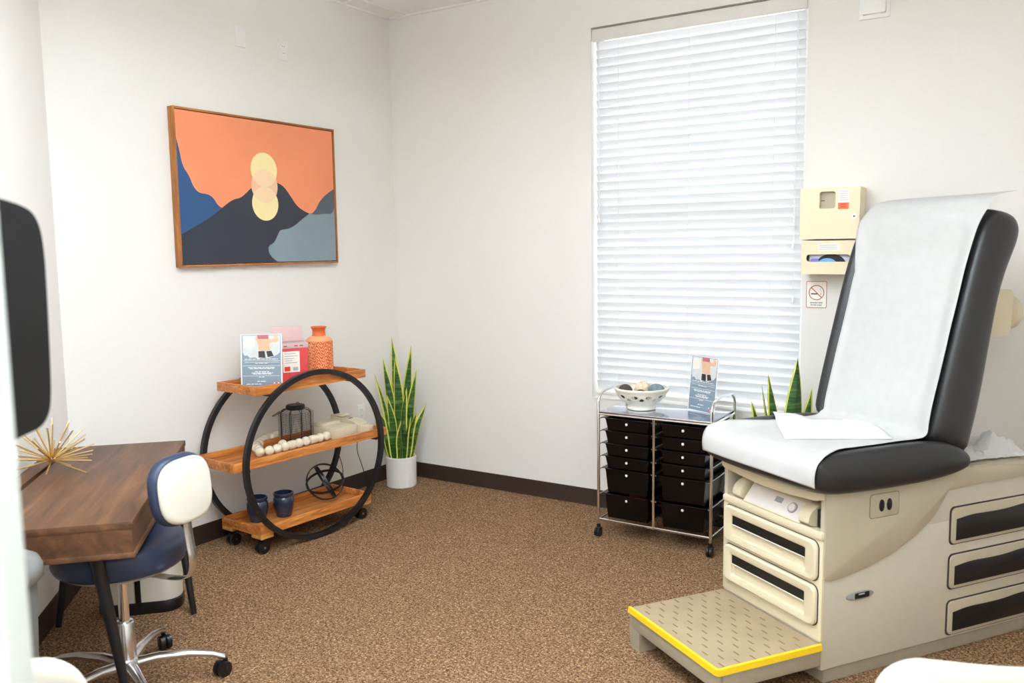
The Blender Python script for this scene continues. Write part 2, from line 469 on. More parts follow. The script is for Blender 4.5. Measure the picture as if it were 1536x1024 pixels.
# ------------------------------------------------------------------ painting
t = thing('framed_painting', (0.0, -1.21, 1.963), 'large wood framed abstract painting of mountains under an orange sky', 'painting')
m = MB('oak_frame'); W2, H2 = .590, .421; f = .011
for y0, y1, z0_, z1_ in ((-W2, -W2 + f, -H2, H2), (W2 - f, W2, -H2, H2), (-W2 + f, W2 - f, H2 - f, H2), (-W2 + f, W2 - f, -H2, -H2 + f)):
    m.span(.001, .046, y0, y1, z0_, z1_, .001)
m.build('frame', t)
m = MB('paint_orange'); cw, ch = W2 - f - .004, H2 - f - .004
m.span(.004, .040, -cw, cw, -ch, ch)
def lay(mat, pts, lvl):
    m.mat(mat); P = [(max(-cw, min(cw, a)), max(-ch, min(ch, b))) for a, b in pts]
    x = .040 + .0004 * lvl
    m.face([(x, a, b) for a, b in P])
def curve(pts, it=2): return smooth_poly(pts, it, closed=False)
blue = curve([(-.575, .26), (-.559, .199), (-.544, .113), (-.505, .065), (-.484, .009), (-.449, -.025), (-.392, -.026), (-.355, -.047), (-.331, -.084), (-.303, -.099)]) + curve([(-.303, -.099), (-.374, -.149), (-.504, -.214), (-.575, -.245)])
lay('paint_blue', blue, 1)
navy = curve([(-.575, -.245), (-.504, -.214), (-.374, -.149), (-.303, -.099), (-.229, -.051), (-.167, -.038), (-.123, -.005), (-.094, .019), (.01, .085), (.109, .061), (.155, .043), (.202, -.007), (.254, -.07), (.308, -.098), (.356, -.114)])
nav2 = curve([(.356, -.114), (.289, -.152), (.223, -.194), (.175, -.21), (.113, -.216), (.096, -.242), (.063, -.294), (.020, -.308), (.016, -.345), (.036, -.374), (.092, -.41)])
lay('paint_navy', navy + nav2 + [(-.575, -.41)], 2)
lay('paint_slate', curve([(.58, .05), (.497, .005), (.444, -.039), (.416, -.083), (.381, -.111)]) + [(.356, -.114), (.406, -.135), (.58, -.13)], 1)
lay('paint_grey', curve([(.356, -.114), (.414, -.121), (.474, -.111), (.545, -.112), (.566, -.09), (.58, -.055)]) + [(.58, -.41)] + nav2[::-1], 3)
def circ(mat, cy, cz, r, lvl, n=48): lay(mat, [(cy + r * math.cos(2 * PI * k / n), cz + r * math.sin(2 * PI * k / n)) for k in range(n)], lvl)
def lens(mat, z_a, z_b, cy, r, lvl):
    d = abs(z_a - z_b); a = math.acos(d / 2 / r); hi, lo = max(z_a, z_b), min(z_a, z_b)
    P = [(cy + r * math.sin(-a + 2 * a * k / 20), lo + r * math.cos(-a + 2 * a * k / 20)) for k in range(21)]
    P += [(cy + r * math.sin(a - 2 * a * k / 20), hi - r * math.cos(a - 2 * a * k / 20)) for k in range(1, 20)]
    lay(mat, P, lvl)
r = .0985
circ('paint_pink', .008, .036, r, 4); circ('paint_cream', .008, .130, r, 5); circ('paint_cream', .008, -.065, r, 5)
lens('paint_peach', .130, .036, .008, r, 6); lens('paint_peach', -.065, .036, .008, r, 6)
m.build('canvas', t)

# wall plates and outlets
def plate_on(parent, kind, ax):
    """ax 'x': faces +x ; ax '-y': faces -y ; local frame origin at plate centre on the wall"""
    P = (lambda a, b, h: (h, a, b)) if ax == 'x' else (lambda a, b, h: (a, -h, b))
    m = MB('white_trim'); m.prism(rrect(-.0355, .0355, -.058, .058, .004), P, 0, .006, .0025); m.build('plate', parent)
    if kind == 'outlet':
        for zc in (.02, -.02):
            m = MB('white_trim'); m.prism(rrect(-.017, .017, zc - .014, zc + .014, .010), P, .005, .0085, .001); m.mat('ink_dark')
            for a in (-.006, .006): m.prism([(a - .001, zc - .002), (a + .001, zc - .002), (a + .001, zc + .007), (a - .001, zc + .007)], P, .0083, .0088)
            m.build('receptacle', parent)
    elif kind == 'switch':
        m = MB('white_trim'); m.prism(rrect(-.017, .017, -.034, .034, .003), P, .005, .009, .001); m.build('rocker', parent)
    elif kind == 'blank':
        m = MB('white_trim')
        for a in (-.012, .012): m.prism(rrect(a - .003, a + .003, -.045, .045, .002), P, .005, .0072)
        m.build('rib', parent)
t = thing('wall_plate', (0, -1.298, 2.833), 'white ribbed blank wall plate above painting, left of the outlet', 'wall plate'); plate_on(t, 'blank', 'x')
t = thing('wall_outlet', (0, -.982, 2.813), 'white wall outlet high above the painting', 'outlet'); plate_on(t, 'outlet', 'x')
t = thing('wall_outlet', (0, -.407, .515), 'white wall outlet low behind the round cart', 'outlet'); plate_on(t, 'outlet', 'x')
t = thing('wall_box', (3.144, 0, 2.795), 'small white box high on the wall right of the window', 'wall box')
m = MB('white_trim'); m.prism(rrect(-.072, .072, -.065, .065, .004), lambda a, b, h: (a, -h, b), 0, .008, .002); m.build('back_plate', t)
m = MB('white_trim'); m.prism(rrect(-.055, .055, -.045, .045, .006), lambda a, b, h: (a, -h, b), .007, .026, .004); m.build('cover', t)

# ------------------------------------------------------------------ round bar cart
CA = math.radians(-3.5)
bar_loc = Vector((.313, -1.286, 0))
t = thing('bar_cart', bar_loc, 'two ringed black and wood bar cart with three trays against the left wall', 'cart', CA)
def ringframe(x):
    m = MB('black_metal'); n = 72; ry, rz, cz = .492, .466, .480; w_, d_ = .0125, .0145
    R = []
    for k in range(n):
        a = 2 * PI * k / n; c, s = math.cos(a), math.sin(a)
        R.append([(x - w_, (ry - d_) * c, cz + (rz - d_) * s), (x + w_, (ry - d_) * c, cz + (rz - d_) * s), (x + w_, (ry + d_) * c, cz + (rz + d_) * s), (x - w_, (ry + d_) * c, cz + (rz + d_) * s)])
    V = [[m.bm.verts.new(p) for p in q] for q in R]
    for i in range(n):
        A, B = V[i], V[(i + 1) % n]
        for k in range(4): m._f([A[k], A[(k + 1) % 4], B[(k + 1) % 4], B[k]])
    return m.build('ring_frame', t)
ringframe(.186); ringframe(-.186)
def tray(name, hl, ztop, hgt):
    hwid = .172; th = .014
    m = MB('teak')
    m.span(-hwid, hwid, -hl, hl, ztop - hgt, ztop - hgt + .012)
    m.span(hwid - th, hwid, -hl, hl, ztop - hgt + .012, ztop, .0015); m.span(-hwid, -hwid + th, -hl, hl, ztop - hgt + .012, ztop, .0015)
    m.span(-hwid + th, hwid - th, -hl, -hl + th, ztop - hgt + .012, ztop, .0015); m.span(-hwid + th, hwid - th, hl - th, hl, ztop - hgt + .012, ztop, .0015)
    return m.build(name, t)
tray('top_tray', .393, .913, .048); tray('middle_tray', .556, .533, .048); tray('bottom_tray', .405, .157, .050)
for z, ys in ((.858, (-.30, .30)), (.478, (-.47, .47))):
    for y in ys:
        m = MB('black_metal'); m.span(-.176, .176, y - .012, y + .012, z - .007, z + .007); m.build('cross_bar', t)
for sx in (-1, 1):
    for sy in (-1, 1):
        m = MB('pale_wood'); m.span(sx * .172, sx * .085, sy * .405, sy * .325, .088, .107, .001); m.build('foot_block', t)
        cx, cy = sx * .125, sy * .362
        m = MB('black_plastic'); m.span(cx - .03, cx + .03, cy - .02, cy + .02, .082, .088); m.cyl((cx, cy, .06), (cx, cy, .083), .014, n=12)
        m.span(cx - .014, cx + .018, cy - .03, cy + .005, .035, .068, .006); c = m.build('caster', t)
        m = MB('black_plastic')
        for o in (-.018, .012): m.cyl((cx + o, cy - .008, .033), (cx + o + .016, cy - .008, .033), .033, n=24)
        m.mat('brushed_alu'); m.cyl((cx + .028, cy - .008, .033), (cx + .030, cy - .008, .033), .007, n=10)
        m.build('wheel', c)
def on_cart(lx, ly, z):
    v = Matrix.Rotation(CA, 4, 'Z') @ Vector((lx, ly, 0)); return (bar_loc.x + v.x, bar_loc.y + v.y, z)
ZT, ZM, ZB = .8775, .4975, .1195

# leaflet stands
def leaflet(loc, rz, w_, h_, label, lean=-.10):
    t = thing('leaflet_stand', loc, label, 'leaflet', rz, 'leaflets in clear acrylic stands')
    R = lambda a, b, h: (a, h * 1.0 - b * math.tan(lean) * 1.0 * -1, b + .004)
    def P(a, b, h): return (a, -h + b * .10, b + .004)
    m = MB('acrylic')
    x = w_ / 2 + .003
    m.face([P(-x, 0, .003), P(x, 0, .003), P(x, h_ + .004, .003), P(-x, h_ + .004, .003)])
    m.face([P(-x, 0, -.003), P(x, 0, -.003), P(x, h_ + .004, -.003), P(-x, h_ + .004, -.003)])
    m.face([(-x, -.035, .001), (x, -.035, .001), (x, .075, .001), (-x, .075, .001)])
    m.build('holder', t, recalc=False)
    m = MB('print_white'); s = w_ / .216
    m.prism([(-w_ / 2, 0), (w_ / 2, 0), (w_ / 2, h_), (-w_ / 2, h_)], P, -.001, .0)
    lv = [0]
    def L(mat, pts):
        lv[0] += 1; m.mat(mat)
        m.face([P((a - .5) * w_, b * h_, .0003 + .00012 * lv[0]) for a, b in pts])
    L('print_blue', [(.03, .01), (.97, .01), (.97, .985), (.03, .985)])
    L('print_pale', [(.05, .66), (.10, .60), (.16, .61), (.22, .56), (.34, .57), (.42, .54), (.55, .57), (.66, .55), (.78, .58), (.88, .61), (.95, .66), (.96, .975), (.05, .975)])
    L('label_white', [(.07, .74), (.34, .77), (.34, .95), (.07, .94)])
    L('print_skin', smooth_poly([(.36, .93), (.44, .78), (.42, .69), (.74, .69), (.70, .78), (.72, .85), (.90, .84), (.93, .92), (.86, .98), (.76, .98), (.86, .91), (.70, .90), (.66, .98), (.40, .98)], 1))
    L('print_pink', [(.42, .91), (.68, .91), (.68, .985), (.41, .985)])
    L('print_black', [(.43, .565), (.60, .565), (.58, .685), (.43, .685)]); L('print_black', [(.65, .57), (.80, .59), (.74, .69), (.62, .68)])
    rows = [(.53, .10, .9), (.505, .06, .95), (.475, .10, .93), (.455, .35, .65), (.41, .06, .95), (.375, .18, .84), (.355, .22, .80), (.30, .35, .68), (.275, .26, .78), (.255, .30, .74), (.225, .06, .95), (.20, .44, .58), (.12, .40, .62), (.07, .14, .5)]
    rnd = random.Random(3)
    for z, a, b in rows:
        if b - a > .8:
            L('print_white', [(a, z), (b, z), (b, z + .006), (a, z + .006)]); continue
        x0 = a
        while x0 < b:
            x1 = min(b, x0 + rnd.uniform(.05, .12)); L('print_white', [(x0, z), (x1, z), (x1, z + .013), (x0, z + .013)]); x0 = x1 + .018
    for i, c in enumerate(('label_orange', 'print_skin', 'print_white', 'print_white', 'print_pink', 'print_white')):
        a, z = .80 + .05 * (i % 3), .05 + .035 * (i // 3); L(c, [(a, z), (a + .03, z), (a + .03, z + .022), (a, z + .022)])
    m.build('printed_sheet', t)
    return t
leaflet((.348, -1.555, ZT), math.atan2(.54, .84), .226, .292, 'printed blue leaflet in a clear stand on the round cart top tray')

# sharps container
t = thing('sharps_container', (.262, -1.268, ZT), 'red sharps container with white label on the cart top tray', 'sharps container', math.radians(58))
m = MB('red_plastic')
m.loft([[(sx * (.088 + .006 * k), sy * (.055 + .004 * k), .0 + .19 * k) for sx, sy in ((-1, -1), (1, -1), (1, 1), (-1, 1))] for k in (0, 1)]); m.build('body', t)
m = MB('pink_clear'); m.span(-.098, .098, -.062, .062, .190, .222, .006); m.mat('ink_red')
for x in (-.03, .03, .06): m.span(x - .012, x + .006, -.0632, -.062, .203, .209)
m.build('lid', t)
m = MB('pink_clear'); m.span(-.085, .085, .045, .058, .2215, .31, .004); m.build('back_shield', t)
m = MB('label_white'); yy = lambda z: -.0565 - .004 * (z / .19)
def lab(mat, a0, a1, b0, b1, o):
    m.mat(mat); m.face([(a0, yy(b0) - o, b0), (a1, yy(b0) - o, b0), (a1, yy(b1) - o, b1), (a0, yy(b1) - o, b1)])
lab('label_white', -.05, .045, .055, .175, .0006); lab('label_red', -.042, -.010, .062, .088, .0012); lab('ink_soft', .006, .034, .064, .084, .0012)
for z in (.16, .146, .132, .12, .108): lab('ink_soft', -.04, .036 - (z * 37 % .03), z, z + .004, .0012)
m.build('label', t)

# orange vase
t = thing('vase', (.215, -.985, ZT), 'orange ceramic bottle vase with carved wavy pattern on the cart top tray', 'vase')
m = MB('orange_ceramic'); n = 144
prof = [(0, .001), (.066, 0), (.074, .008), (.078, .03)]
rings = []
c0 = MB('orange_ceramic')
body = [(.0, .0), (.068, 0), (.074, .006), (.078, .022)]
m.lathe(body, n=96)
NR = 84; V = []
for i in range(NR + 1):
    z = .022 + (.203 - .022) * i / NR; ring_ = []
    for k in range(n):
        a = 2 * PI * k / n
        g = abs(((z / .021 + .8 * math.sin(a * 9 + (1.2 if int(z / .03) % 2 else 0))) % 1.0) - .5) * 2
        rr = .079 + (.0018 if g > .5 else -.0014) * (0 if i in (0, NR) else 1)
        ring_.append(m.bm.verts.new((rr * math.cos(a), rr * math.sin(a), z)))
    V.append(ring_)
for i in range(NR):
    for k in range(n):
        m.mat('orange_light' if V[i][k].co.xy.length > .0795 else 'orange_ceramic'); m._f([V[i][k], V[i][(k + 1) % n], V[i + 1][(k + 1) % n], V[i + 1][k]])
m.mat('orange_light')
m.lathe([(.079, .203), (.077, .209), (.060, .224), (.044, .232)], n=96); m.mat('orange_ceramic')
m.lathe([(.044, .232), (.040, .238), (.038, .262), (.044, .280), (.049, .286), (.046, .288), (.034, .262), (.034, .20), (0, .19)], n=96)
o = m.build('vase_body', t, sharp=60)

# lantern
t = thing('lantern', (.195, -1.178, ZM), 'black wire mesh lantern on the cart middle tray', 'lantern')
m = MB('black_metal'); rb = .083
def sq(a, r):
    c, s = math.cos(a), math.sin(a); p = 5.0
    k = r / ((abs(c) ** p + abs(s) ** p) ** (1 / p)); return k * c, k * s
m.prism([sq(2 * PI * k / 32, rb) for k in range(32)], XY, 0, .006)
for i in range(26):
    z = .012 + .165 * i / 25; m.tube([(*sq(2 * PI * k / 40, rb), z) for k in range(40)], .0009, 4, True)
m.build('wire_cage', t)
m = MB('black_metal')
for q in range(4):
    for off in (-.36, .36):
        a = q * PI / 2 + PI / 4 + off
        x, y = sq(a, rb)
        m.tube([(x, y, .003), (x, y, .165), (x * .97, y * .97, .178), (x * .86, y * .86, .188), (x * .66, y * .66, .193)], .0022, 6)
m.build('upright_wire', t)
m = MB('black_metal'); m.lathe([(0, .19), (.050, .19), (.056, .194), (.056, .212), (.050, .218), (0, .219)], n=28); m.tube([(.012 * math.cos(a), 0.02, .222 + .008 * math.sin(a)) for a in [PI * k / 8 for k in range(-1, 10)]], .002, 6); m.build('cap', t)
m = MB('black_metal')
P = [(-.05, .03, .196), (-.075, .005, .188), (-.098, -.03, .168), (-.106, -.055, .157), (-.09, -.062, .158), (-.06, -.052, .175), (-.03, -.04, .194)]
m.tube(smooth_poly([(x * .84 + y * -.54 * 0, x * .54 + y * .84, z) for x, y, z in P], 1, False), .002, 6); m.build('handle', t)

# bead garland
BD = [(.338, -1.545), (.345, -1.50), (.307, -1.40), (.254, -1.306), (.355, -1.354), (.330, -1.29), (.348, -1.238), (.352, -1.185), (.355, -1.132), (.356, -1.078), (.174, -1.408), (.137, -1.36), (.105, -1.31), (.085, -1.262), (.07, -1.21)]
chain = [(.320, -1.566), (.342, -1.518), (.345, -1.464), (.345, -1.410), (.345, -1.357), (.292, -1.375), (.347, -1.304), (.347, -1.250), (.348, -1.196), (.349, -1.142), (.350, -1.088)]
back = [(.274, -1.535), (.226, -1.507), (.186, -1.470), (.153, -1.426), (.122, -1.381), (.098, -1.332), (.085, -1.279), (.078, -1.226)]
t = thing('bead_garland', (.30, -1.35, ZM), 'string of large pale wooden beads on the cart middle tray', 'bead garland')
rnd = random.Random(5)
for i, (x, y) in enumerate(chain + back):
    m = MB('bead_wood'); rr = .0272; cyl_ = i in (4, 8, 13)
    px, py = (chain + back)[max(0, i - 1)] if i != 11 else chain[0]
    a = math.atan2(y - py, x - px) if i else 1.0
    c = Vector((x - .30, y + 1.35, rr + .0005))
    if cyl_:
        d = Vector((math.cos(a), math.sin(a), 0)); m.loft([[tuple(c + d * u + Vector((-d.y, d.x, 0)) * q * math.cos(2 * PI * k / 20) + Vector((0, 0, 1)) * q * math.sin(2 * PI * k / 20)) for k in range(20)] for u, q in ((-.025, .018), (-.022, .0235), (-.012, .0255), (.012, .0255), (.022, .0235), (.025, .018))])
    else: m.ball(c, rr, 24)
    m.mat('ink_dark'); d = Vector((math.cos(a), math.sin(a), 0))
    m.cyl(c - d * (rr - .001), c - d * (rr + .0004), .004, n=10)
    m.build('bead', t)

# cream device and dispenser
t = thing('desktop_device', (.285, -.965, ZM), 'flat cream plastic device box on the cart middle tray', 'device', math.radians(0))
m = MB('cream_plastic'); m.span(-.11, .11, -.085, .10, 0, .064, .005); m.build('body', t)
m = MB('cream_plastic'); m.prism([(-.105, .0641), (-.02, .0641), (-.035, .078), (-.10, .082)], XZ, -.06, .095, .002); m.build('raised_lid', t)
t = thing('cream_dispenser', (.28, -.805, ZM), 'small cream dispenser with black slot beside the flat device', 'dispenser')
m = MB('cream_plastic'); m.prism([(-.12, 0), (.11, 0), (.11, .055), (.06, .075), (-.04, .085), (-.12, .098)], XZ, -.052, .04, .003); m.build('body', t)
m = MB('black_plastic'); m.prism(rrect(.0, .065, -.028, .012, .012), lambda a, b, h: (a, b, h - a * .25), .0765, .083, .001); m.build('slot', t)
m = MB('cream_plastic'); m.span(-.10, -.03, -.045, .03, .092, .102, .003); m.build('cap', t)
t = thing('power_adapter', (.395, -.80, ZM), 'small white adapter lying at the right end of the cart middle tray', 'adapter', .3)
m = MB('cream_plastic'); m.span(-.02, .045, -.03, .035, 0.0, .05, .006); m.build('body', t)
# power cords
def cord(name, pts, label, r=.0026):
    m = MB('cable_black'); m.tube(smooth_poly(pts, 3, False), r, 8); o = m.build(name, None); return tag(o, label, 'cord')
cord('black_cable', [(.12, -.79, .486), (.10, -.775, .44), (.115, -.757, .37), (.10, -.735, .30), (.115, -.715, .22), (.09, -.70, .12), (.10, -.68, .02), (.15, -.62, .004), (.17, -.55, .004)], 'left one of two black cords hanging below the cart middle tray')
cord('black_cable', [(.10, -.745, .486), (.09, -.71, .47), (.10, -.60, .43), (.11, -.565, .38), (.10, -.57, .30), (.115, -.54, .20), (.13, -.52, .10), (.12, -.50, .02), (.10, -.46, .005), (.05, -.42, .005)], 'right one of two black cords hanging below the cart middle tray')

# wire orb
t = thing('wire_orb', (.298, -1.062, ZB), 'black metal ring orb ornament on the cart bottom tray', 'ornament')
R_ = .112; c = Vector((0, 0, R_ + .003))
for ax in ((.45, .75, .45), (.75, -.35, .55), (.15, -.35, .95)):
    ax = Vector(ax).normalized(); a = ax.orthogonal().normalized(); b = ax.cross(a)
    m = MB('black_metal'); ring = []
    for k in range(48):
        o = a * math.cos(2 * PI * k / 48) + b * math.sin(2 * PI * k / 48)
        ring.append([tuple(c + o * (R_ + s * .0028) + ax * q * .007) for s, q in ((-1, -1), (-1, 1), (1, 1), (1, -1))])
    ring.append(ring[0]); m.loft(ring, cap=False); m.build('ring', t)

# navy pots
def navy_pot(loc, label):
    t = thing('ceramic_pot', loc, label, 'pot', 0, 'navy pots on the cart bottom tray')
    m = MB('navy_glaze'); m.lathe([(0, 0), (.040, 0), (.044, .004), (.056, .055), (.060, .085), (.058, .108), (.053, .116), (.055, .120), (.058, .130), (.056, .137), (.050, .138), (.050, .12), (.048, .06), (.040, .012), (0, .012)], n=40); m.build('pot_body', t)
navy_pot((.312, -1.405, ZB), 'right hand navy glazed pot on the cart bottom tray')
navy_pot((.255, -1.545, ZB), 'left hand navy glazed pot behind the ring on the bottom tray')

# ------------------------------------------------------------------ snake plants
def leaf(m, base, az, lean, L, wm, twist, bend=0.1):
    d = Vector((math.cos(az) * math.sin(lean), math.sin(az) * math.sin(lean), math.cos(lean)))
    side = Vector((-math.sin(twist), math.cos(twist), 0)); side = (side - d * side.dot(d)).normalized(); nrm = d.cross(side)
    rows = []; N = 14
    for i in range(N + 1):
        u = i / N
        wv = wm * (.62 + .38 * min(1, u / .4)) if u < .45 else wm * max(0.0, 1 - ((u - .45) / .55) ** 2.3)
        wv = max(wv * 1.14, .0006)
        c = Vector(base) + d * L * u + Vector((math.cos(az), math.sin(az), 0)) * bend * L * u * u + side * .006 * math.sin(u * 7 + az)
        row = []
        mg = min(.0068, wv * .42)
        for s, f_ in ((-1, 0), (-1, 1), (0, 0), (1, 1), (1, 0)):
            off = s * (wv / 2 - (mg if f_ else 0)); row.append(m.bm.verts.new(c + side * off + nrm * (-.25 * wv * (1 - (2 * off / wv) ** 2))))
        rows.append(row)
    for A, B in zip(rows[:-1], rows[1:]):
        for k in range(4):
            m.mat('leaf_yellow' if k in (0, 3) else 'leaf_green'); m._f([A[k], A[k + 1], B[k + 1], B[k]])
def plant(loc, label, leaves, pot_r=.103, pot_h=.21):
    t = thing('snake_plant', loc, label, 'potted plant', 0, 'snake plants')
    m = MB('white_ceramic'); m.lathe([(0, 0), (pot_r - .006, 0), (pot_r, .006), (pot_r + .001, pot_h - .004), (pot_r - .002, pot_h), (pot_r - .010, pot_h), (pot_r - .011, .17), (0, .168)], n=48); m.build('pot', t)
    m = MB('soil'); m.lathe([(pot_r - .0115, pot_h - .03), (pot_r * .5, pot_h - .022), (0, pot_h - .02)], n=32); m.build('soil', t)
    m = MB('leaf_green'); m.mat('leaf_yellow')
    for a in leaves: leaf(m, (a[0], a[1], pot_h - .04), *a[2:])
    m.build('leaves', t, recalc=False)
VA = math.atan2(.54, .84)            # direction in which leaves turn their face
cr = Vector((.84, .54, 0)); cf = Vector((-.54, .84, 0))
def lf(px, dep, tipx, L, wm, tw=0.0, tipd=0.0, bend=.03):
    """px/dep: root offset along room directions; tipx: sideways drift of the tip"""
    b = cr * px + cf * dep
    v = cr * tipx + cf * tipd
    az = math.atan2(v.y, v.x) if v.length > 1e-6 else 0
    lean = math.asin(min(.6, v.length * .8 / L))
    return (b.x, b.y, az, lean, L, wm, math.atan2(.84, -.54) - PI / 2 + tw, v.length * .2 / L)
# twist angle makes 'side' lie along camera-right direction
def lf2(px, dep, tipx, L, wm, tw=0.0, tipd=0.0):
    a = list(lf(px, dep, tipx, L, wm, tw, tipd)); a[6] = VA - PI / 2 + tw; return tuple(a)
plant((.207, -.245, 0), 'snake plant in a white pot in the room corner', [
    lf2(-.01, .03, -.03, .86, .060, .1), lf2(.03, .03, .05, .80, .056, .2), lf2(-.03, .01, -.07, .72, .058, -.2), lf2(.0, -.01, -.015, .73, .062, 0),
    lf2(.04, .0, .075, .64, .050, .3), lf2(-.05, .02, -.115, .62, .030, .5), lf2(-.03, -.03, -.045, .47, .050, .1), lf2(.02, -.03, .03, .52, .046, -.4),
    lf2(-.055, -.02, -.09, .38, .048, .3), lf2(-.045, -.04, -.055, .34, .036, .9), lf2(.045, -.03, .075, .36, .044, -.5), lf2(.055, -.01, .125, .42, .042, .4),
    lf2(-.02, -.05, .03, .30, .036, .8), lf2(.03, -.05, .05, .33, .036, -.8), lf2(.0, .05, .06, .58, .05, .3), lf2(-.07, 0, -.10, .30, .04, -.3)])
plant((2.835, -.25, 0), 'snake plant behind the exam table below the window corner', [
    lf2(.01, .0, .02, .87, .098, .15), lf2(-.045, .0, -.065, .79, .066, .3), lf2(-.08, 0, -.115, .66, .058, .1), lf2(.05, .02, .065, .71, .064, -.3), lf2(-.05, .04, -.085, .74, .034, .9),
    lf2(.02, .04, .05, .6, .06, .2), lf2(.0, -.04, .0, .5, .06, .2), lf2(-.02, .05, -.03, .55, .06, .5)])

# ------------------------------------------------------------------ rolling drawer cart
DX0, DX1, DY0, DY1 = 1.857, 2.508, -.5, -.135
t = thing('drawer_cart', (DX0, DY0, 0), 'chrome rolling cart of black plastic drawers under the window', 'cart')
W_ = DX1 - DX0; DP = DY1 - DY0; MX = .331
m = MB('chrome'); r = .0085
for x in (0, W_):
    P = [(x, 0, .06), (x, 0, .77), (x, .02, .80), (x, .05, .818), (x, .09, .822), (x, DP - .09, .822), (x, DP - .05, .818), (x, DP - .02, .80), (x, DP, .77), (x, DP, .06)]
    P = P[:2] + smooth_poly(P[1:-1], 2, False) + P[-1:]
    m.tube(P, r, 12)
    for z in (.10, .70): m.tube([(x, 0, z), (x, DP, z)], .006, 8)
for y in (0, DP):
    m.tube([(0, y, .10), (W_, y, .10)], .0075, 10); m.tube([(0, y, .700), (W_, y, .700)], .006, 10)
    m.tube([(MX, y, .10), (MX, y, .70)], .0075, 10)
ZL = [.680, .609, .538, .466, .396, .252]
for zt in ZL:
    for x in (.012, MX - .012, MX + .012, W_ - .012): m.tube([(x, 0, zt - .004), (x, DP, zt - .004)], .004, 6)
m.build('frame', t)
m = MB('shelf_steel'); m.span(.004, W_ - .004, -.004, DP + .004, .706, .716, .003); m.build('top_shelf', t)
ZH = [.066, .066, .066, .066, .132, .135]
for col_, (x0, x1) in enumerate(((.016, MX - .016), (MX + .016, W_ - .016))):
    for zt, h_ in zip(ZL, ZH):
        dy = -.004 if col_ else -.002
        xa, xb = x0 + .032, x1 - .006 - .012
        if col_: xa, xb = x0 + .012, x1 - .030
        # a tapering tub, open at the top, with a rolled rim
        tp = .012
        out_t = [(x0, dy), (x1, dy), (x1, DP - .02), (x0, DP - .02)]
        a0, a1 = x0 + .026, x1 - .014
        ring0 = [(a0 + tp, dy + tp, zt - h_), (a1 - tp, dy + tp, zt - h_), (a1 - tp, DP - .04, zt - h_), (a0 + tp, DP - .04, zt - h_)]
        ring1 = [(a0, dy + .004, zt), (a1, dy + .004, zt), (a1, DP - .025, zt), (a0, DP - .025, zt)]
        ringi = [(a0 + .003, dy + .007, zt), (a1 - .003, dy + .007, zt), (a1 - .003, DP - .028, zt), (a0 + .003, DP - .028, zt)]
        ringb = [(a0 + tp + .002, dy + tp + .003, zt - h_ + .003), (a1 - tp - .002, dy + tp + .003, zt - h_ + .003), (a1 - tp - .002, DP - .043, zt - h_ + .003), (a0 + tp + .002, DP - .043, zt - h_ + .003)]
        m = MB('drawer_plastic'); m.loft([ring0, ring1, ringi, ringb])
        m.span(x0, a0 + .002, dy + .01, DP - .025, zt - .003, zt + .001); m.span(a1 - .002, x1, dy + .01, DP - .025, zt - .003, zt + .001)
        m.span(a0, a1, dy, dy + .006, zt - .006, zt + .001, .001)
        d = m.build('drawer', t)
        xc = (a0 + a1) / 2 + (.0 if not col_ else .0)
        m = MB('print_white'); m.lathe([(0, .010), (.005, .009), (.0075, .005), (.006, .001), (.004, 0)], n=14)
        for v in m.bm.verts: v.co = Vector((v.co.x + xc, dy + .0035 + .004 - v.co.z - .004, v.co.y + zt - .026))
        m.build('knob', d)
for x in (0, W_):
    for y in (0, DP):
        m = MB('black_plastic'); m.cyl((x, y, .05), (x, y, .075), .011, n=12); m.span(x - .012, x + .016, y - .018, y + .018, .036, .054, .005)
        c = m.build('caster', t)
        m = MB('black_plastic')
        for o in (-.012, .004): m.cyl((x + o + .003 - .006, y - .004, .0255), (x + o + .009, y - .004, .0255), .0255, n=22)
        m.build('wheel', c)
# things lying in the drawers
m = MB('ribbon_red'); m.box((DX0 + .19, DY0 + .10, .215), (.09, .06, .05), .004, Euler((.3, .2, .4)).to_matrix()); tag(m.build('red_packet'), 'small dark red packet in the bottom left cart drawer', 'packet')
m = MB('label_white'); m.box((DX0 + .45, DY0 + .16, .686), (.15, .12, .006), .001, .2); tag(m.build('paper_stack'), 'white papers lying in the top right cart drawer', 'papers')

# bowl with cut-outs
bl = (2.042, -.335, .7195)
t = thing('bowl', bl, 'white ceramic bowl with triangular cutouts on the drawer cart', 'bowl')
m = MB('bowl_ceramic')
def ring_pt(a, r_, z): return Vector((r_ * math.cos(a), r_ * math.sin(a), z))
NU = 11
zr = lambda z: .094 + (.155 - .094) * ((z - .038) / .07) ** .6 if z > .038 else .094
zT, zB = .094, .050
V = {}
def vert(p):
    k = (round(p.x, 5), round(p.y, 5), round(p.z, 5))
    if k not in V: V[k] = m.bm.verts.new(p)
    return V[k]
def band_tri(A, B, C, s):
    c = (A[0] + B[0] + C[0]) / 3, (A[1] + B[1] + C[1]) / 3
    P = [A, B, C]; Q = [(c[0] + (p[0] - c[0]) * s, c[1] + (p[1] - c[1]) * s) for p in P]
    pv = lambda q: vert(ring_pt(q[0], zr(q[1]), q[1]))
    for i in range(3):
        j = (i + 1) % 3; m._f([pv(P[i]), pv(P[j]), pv(Q[j]), pv(Q[i])])
st = 2 * PI / NU
for i in range(NU):
    a = i * st
    band_tri((a, zT), (a + st, zT), (a + st / 2, zB), .82); band_tri((a + st / 2, zB), (a + st * 1.5, zB), (a + st, zT), .72)
ang = [i * st / 2 for i in range(NU * 2)]
topr = [(zT, ), ]
prof_up = [(zr(zT) + .006, .100), (.158, .108), (.162, .116), (.158, .120), (.150, .118)]
prev = [vert(ring_pt(i * st, zr(zT), zT)) for i in range(NU)]
